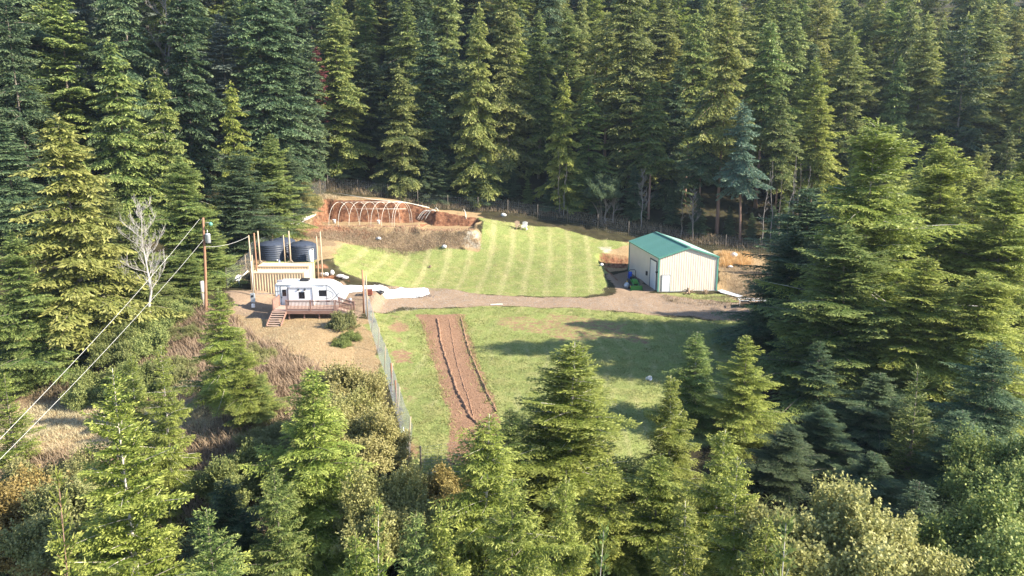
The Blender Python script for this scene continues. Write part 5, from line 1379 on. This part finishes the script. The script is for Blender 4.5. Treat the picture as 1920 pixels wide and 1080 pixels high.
o = brush_mesh(scatter([(440,540),(470,470),(560,400),(612,366),(640,372),(600,420),(540,450),(480,500)], 400, 8) , 'dry_grass', M['straw'], .5, 9000, 7, .022, .6)
tag(o, 'rough dry grass under the left fence beside the tanks', 'dry grass')
def keep(pts):
    a = np.array(pts); m_ = (mask_at('m_soil', a[:, 0], a[:, 1]) < .3) & (mask_at('m_grass', a[:, 0], a[:, 1]) > .4); return [tuple(p) for p in a[m_]]
o = brush_mesh(keep(scatter(UPPER, 4000, 9)), 'grass', M['grassblade'], .12, 60000, 8, .018, .8); tag(o, 'short green grass of the upper mown field', 'grass')
o = brush_mesh(keep(scatter(LOWER, 5000, 10)), 'grass', M['grassblade'], .14, 90000, 9, .016, .8); tag(o, 'green grass of the lower field below the drive', 'grass')
edge = [P(px, 400, 125.0 - max(0, px-980)*.024) for px in range(600, 1480, 6)]
o = brush_mesh([(p.x, p.y + d, 0) for p in edge for d in (-.8, .6, 1.6, 3)], 'dry_brambles', M['bramble'], .9, 9000, 10, .025)
tag(o, 'dark tangled undergrowth along the back fence', 'undergrowth')
rs_ = random.Random(8)
o = brush_mesh(scatter([(60,690),(300,660),(430,700),(430,760),(300,750),(60,745)], 300, 15), 'undergrowth', M['bramble'], .8, 7000, 16, .03)
tag(o, 'brown undergrowth in the shade above the dry meadow', 'undergrowth')
fl = [(rs_.uniform(-45, 50), rs_.uniform(20, 43), 0) for _ in range(1500)]
o = brush_mesh(fl, 'undergrowth', leaf_mat('fern_green', (.03,.05,.015), (.06,.09,.025), (.12,.14,.05), .25, 0), 1.1, 30000, 11, .06, .9)
tag(o, 'dark green undergrowth between the foreground trees', 'undergrowth')
p_ = gp(765, 553)
o = brush_mesh([(p_.x + rs_.gauss(0, 1.1), p_.y + rs_.gauss(-.3, .35), 0) for _ in range(60)], 'brush_pile', mat('dark_twigs', (.03,.035,.06), (.08,.09,.13), 8, .8), .55, 900, 12, .03, .9)
o['kind'] = ''; del o['kind']; tag(o, 'dark tangled netting and twigs heaped on the white sheeting', 'brush pile')

# bare ground between the left foreground trees gets brambles and small shrubs
o = brush_mesh(scatter([(-60,860),(300,830),(560,760),(700,900),(600,1010),(100,1010)], 700, 12), 'dry_brambles', M['bramble'], 1.0, 14000, 14, .028)
tag(o, 'brown brambles between the left foreground trees', 'brambles')
# ------------------------------------------------------------------ air
hz_ = MB(); hz_.box(-360, 380, -110, 480, -70, 210)
hm = bpy.data.materials.new('haze'); hm.use_nodes = True
hn, hl = hm.node_tree.nodes, hm.node_tree.links
hn.remove(hn['Principled BSDF'])
pv = hn.new('ShaderNodeVolumePrincipled'); pv.inputs['Color'].default_value = (.62, .78, 1.0, 1); pv.inputs['Density'].default_value = .00013; pv.inputs['Anisotropy'].default_value = .2
hl.new(pv.outputs[0], hn['Material Output'].inputs['Volume'])
o = hz_.build('haze', hm); tag(o, 'thin bluish autumn haze in the air', 'haze', kind='stuff')

def clods(pts, name, m, n, r0, r1, seed, label, cat):
    rs = np.random.RandomState(seed); k = rs.randint(len(pts), size=n); B = np.array(pts)[k] + np.c_[rs.normal(0,.15,(n,2)), np.zeros(n)]
    B[:, 2] = height(B[:, 0], B[:, 1]); r = rs.uniform(r0, r1, n)**1.0
    octv = np.array([[1,0,0],[0,1,0],[-1,0,0],[0,-1,0],[0,0,.8],[0,0,-.6]])
    V = (B[:, None, :] + octv[None]*r[:, None, None]*rs.uniform(.6,1.4,(n,6,1))).reshape(-1, 3)
    f = np.array([[0,1,4],[1,2,4],[2,3,4],[3,0,4],[1,0,5],[2,1,5],[3,2,5],[0,3,5]])
    F = (np.arange(n)[:, None, None]*6 + f[None]).reshape(-1, 3)
    o = link_mesh(name, np_mesh(name, V, F), m); tag(o, label, cat, kind='stuff'); return o
TILL = [(788,592),(866,592),(895,680),(932,775),(945,870),(848,870),(850,810),(820,700)]
clods(scatter(TILL, 3000, 30), 'soil_clods', M['soil'], 3500, .015, .07, 31, 'loose reddish soil clods on the tilled strip', 'soil clods')
M['stone'] = mat('gravel', (.18,.15,.13), (.38,.34,.30), 6, .9)
clods(scatter([(690,548),(800,540),(900,553),(1100,561),(1240,554),(1400,570),(1415,600),(1250,590),(1100,578),(900,572),(700,583)], 2500, 32), 'gravel', M['stone'], 7000, .015, .06, 33, 'small stones and gravel on the dirt drive', 'gravel')
clods(scatter([(560,448),(590,405),(620,422),(890,424),(880,432),(620,432)], 800, 34), 'soil_clods', M['soil'], 1800, .03, .14, 35, 'loose earth lumps below the red cut bank', 'soil clods')
o = brush_mesh(keep(scatter(LOWER, 900, 36)), 'grass', M['grassblade'], .3, 9000, 37, .03, .9); tag(o, 'taller rough grass tufts in the lower field', 'grass tufts')
o = brush_mesh(keep(scatter(UPPER, 900, 38)), 'dry_grass', M['straw'], .16, 9000, 39, .03, 1.0); tag(o, 'dry clippings on the upper mown field', 'clippings')
o = brush_mesh(scatter([(780,600),(795,600),(830,720),(850,810),(835,820),(812,720)], 200, 40) + scatter([(860,592),(872,592),(900,680),(938,775),(926,780),(890,690)], 200, 41), 'grass', M['grassblade'], .25, 3500, 42, .03, .9); tag(o, 'weeds creeping over the edges of the tilled strip', 'weeds')
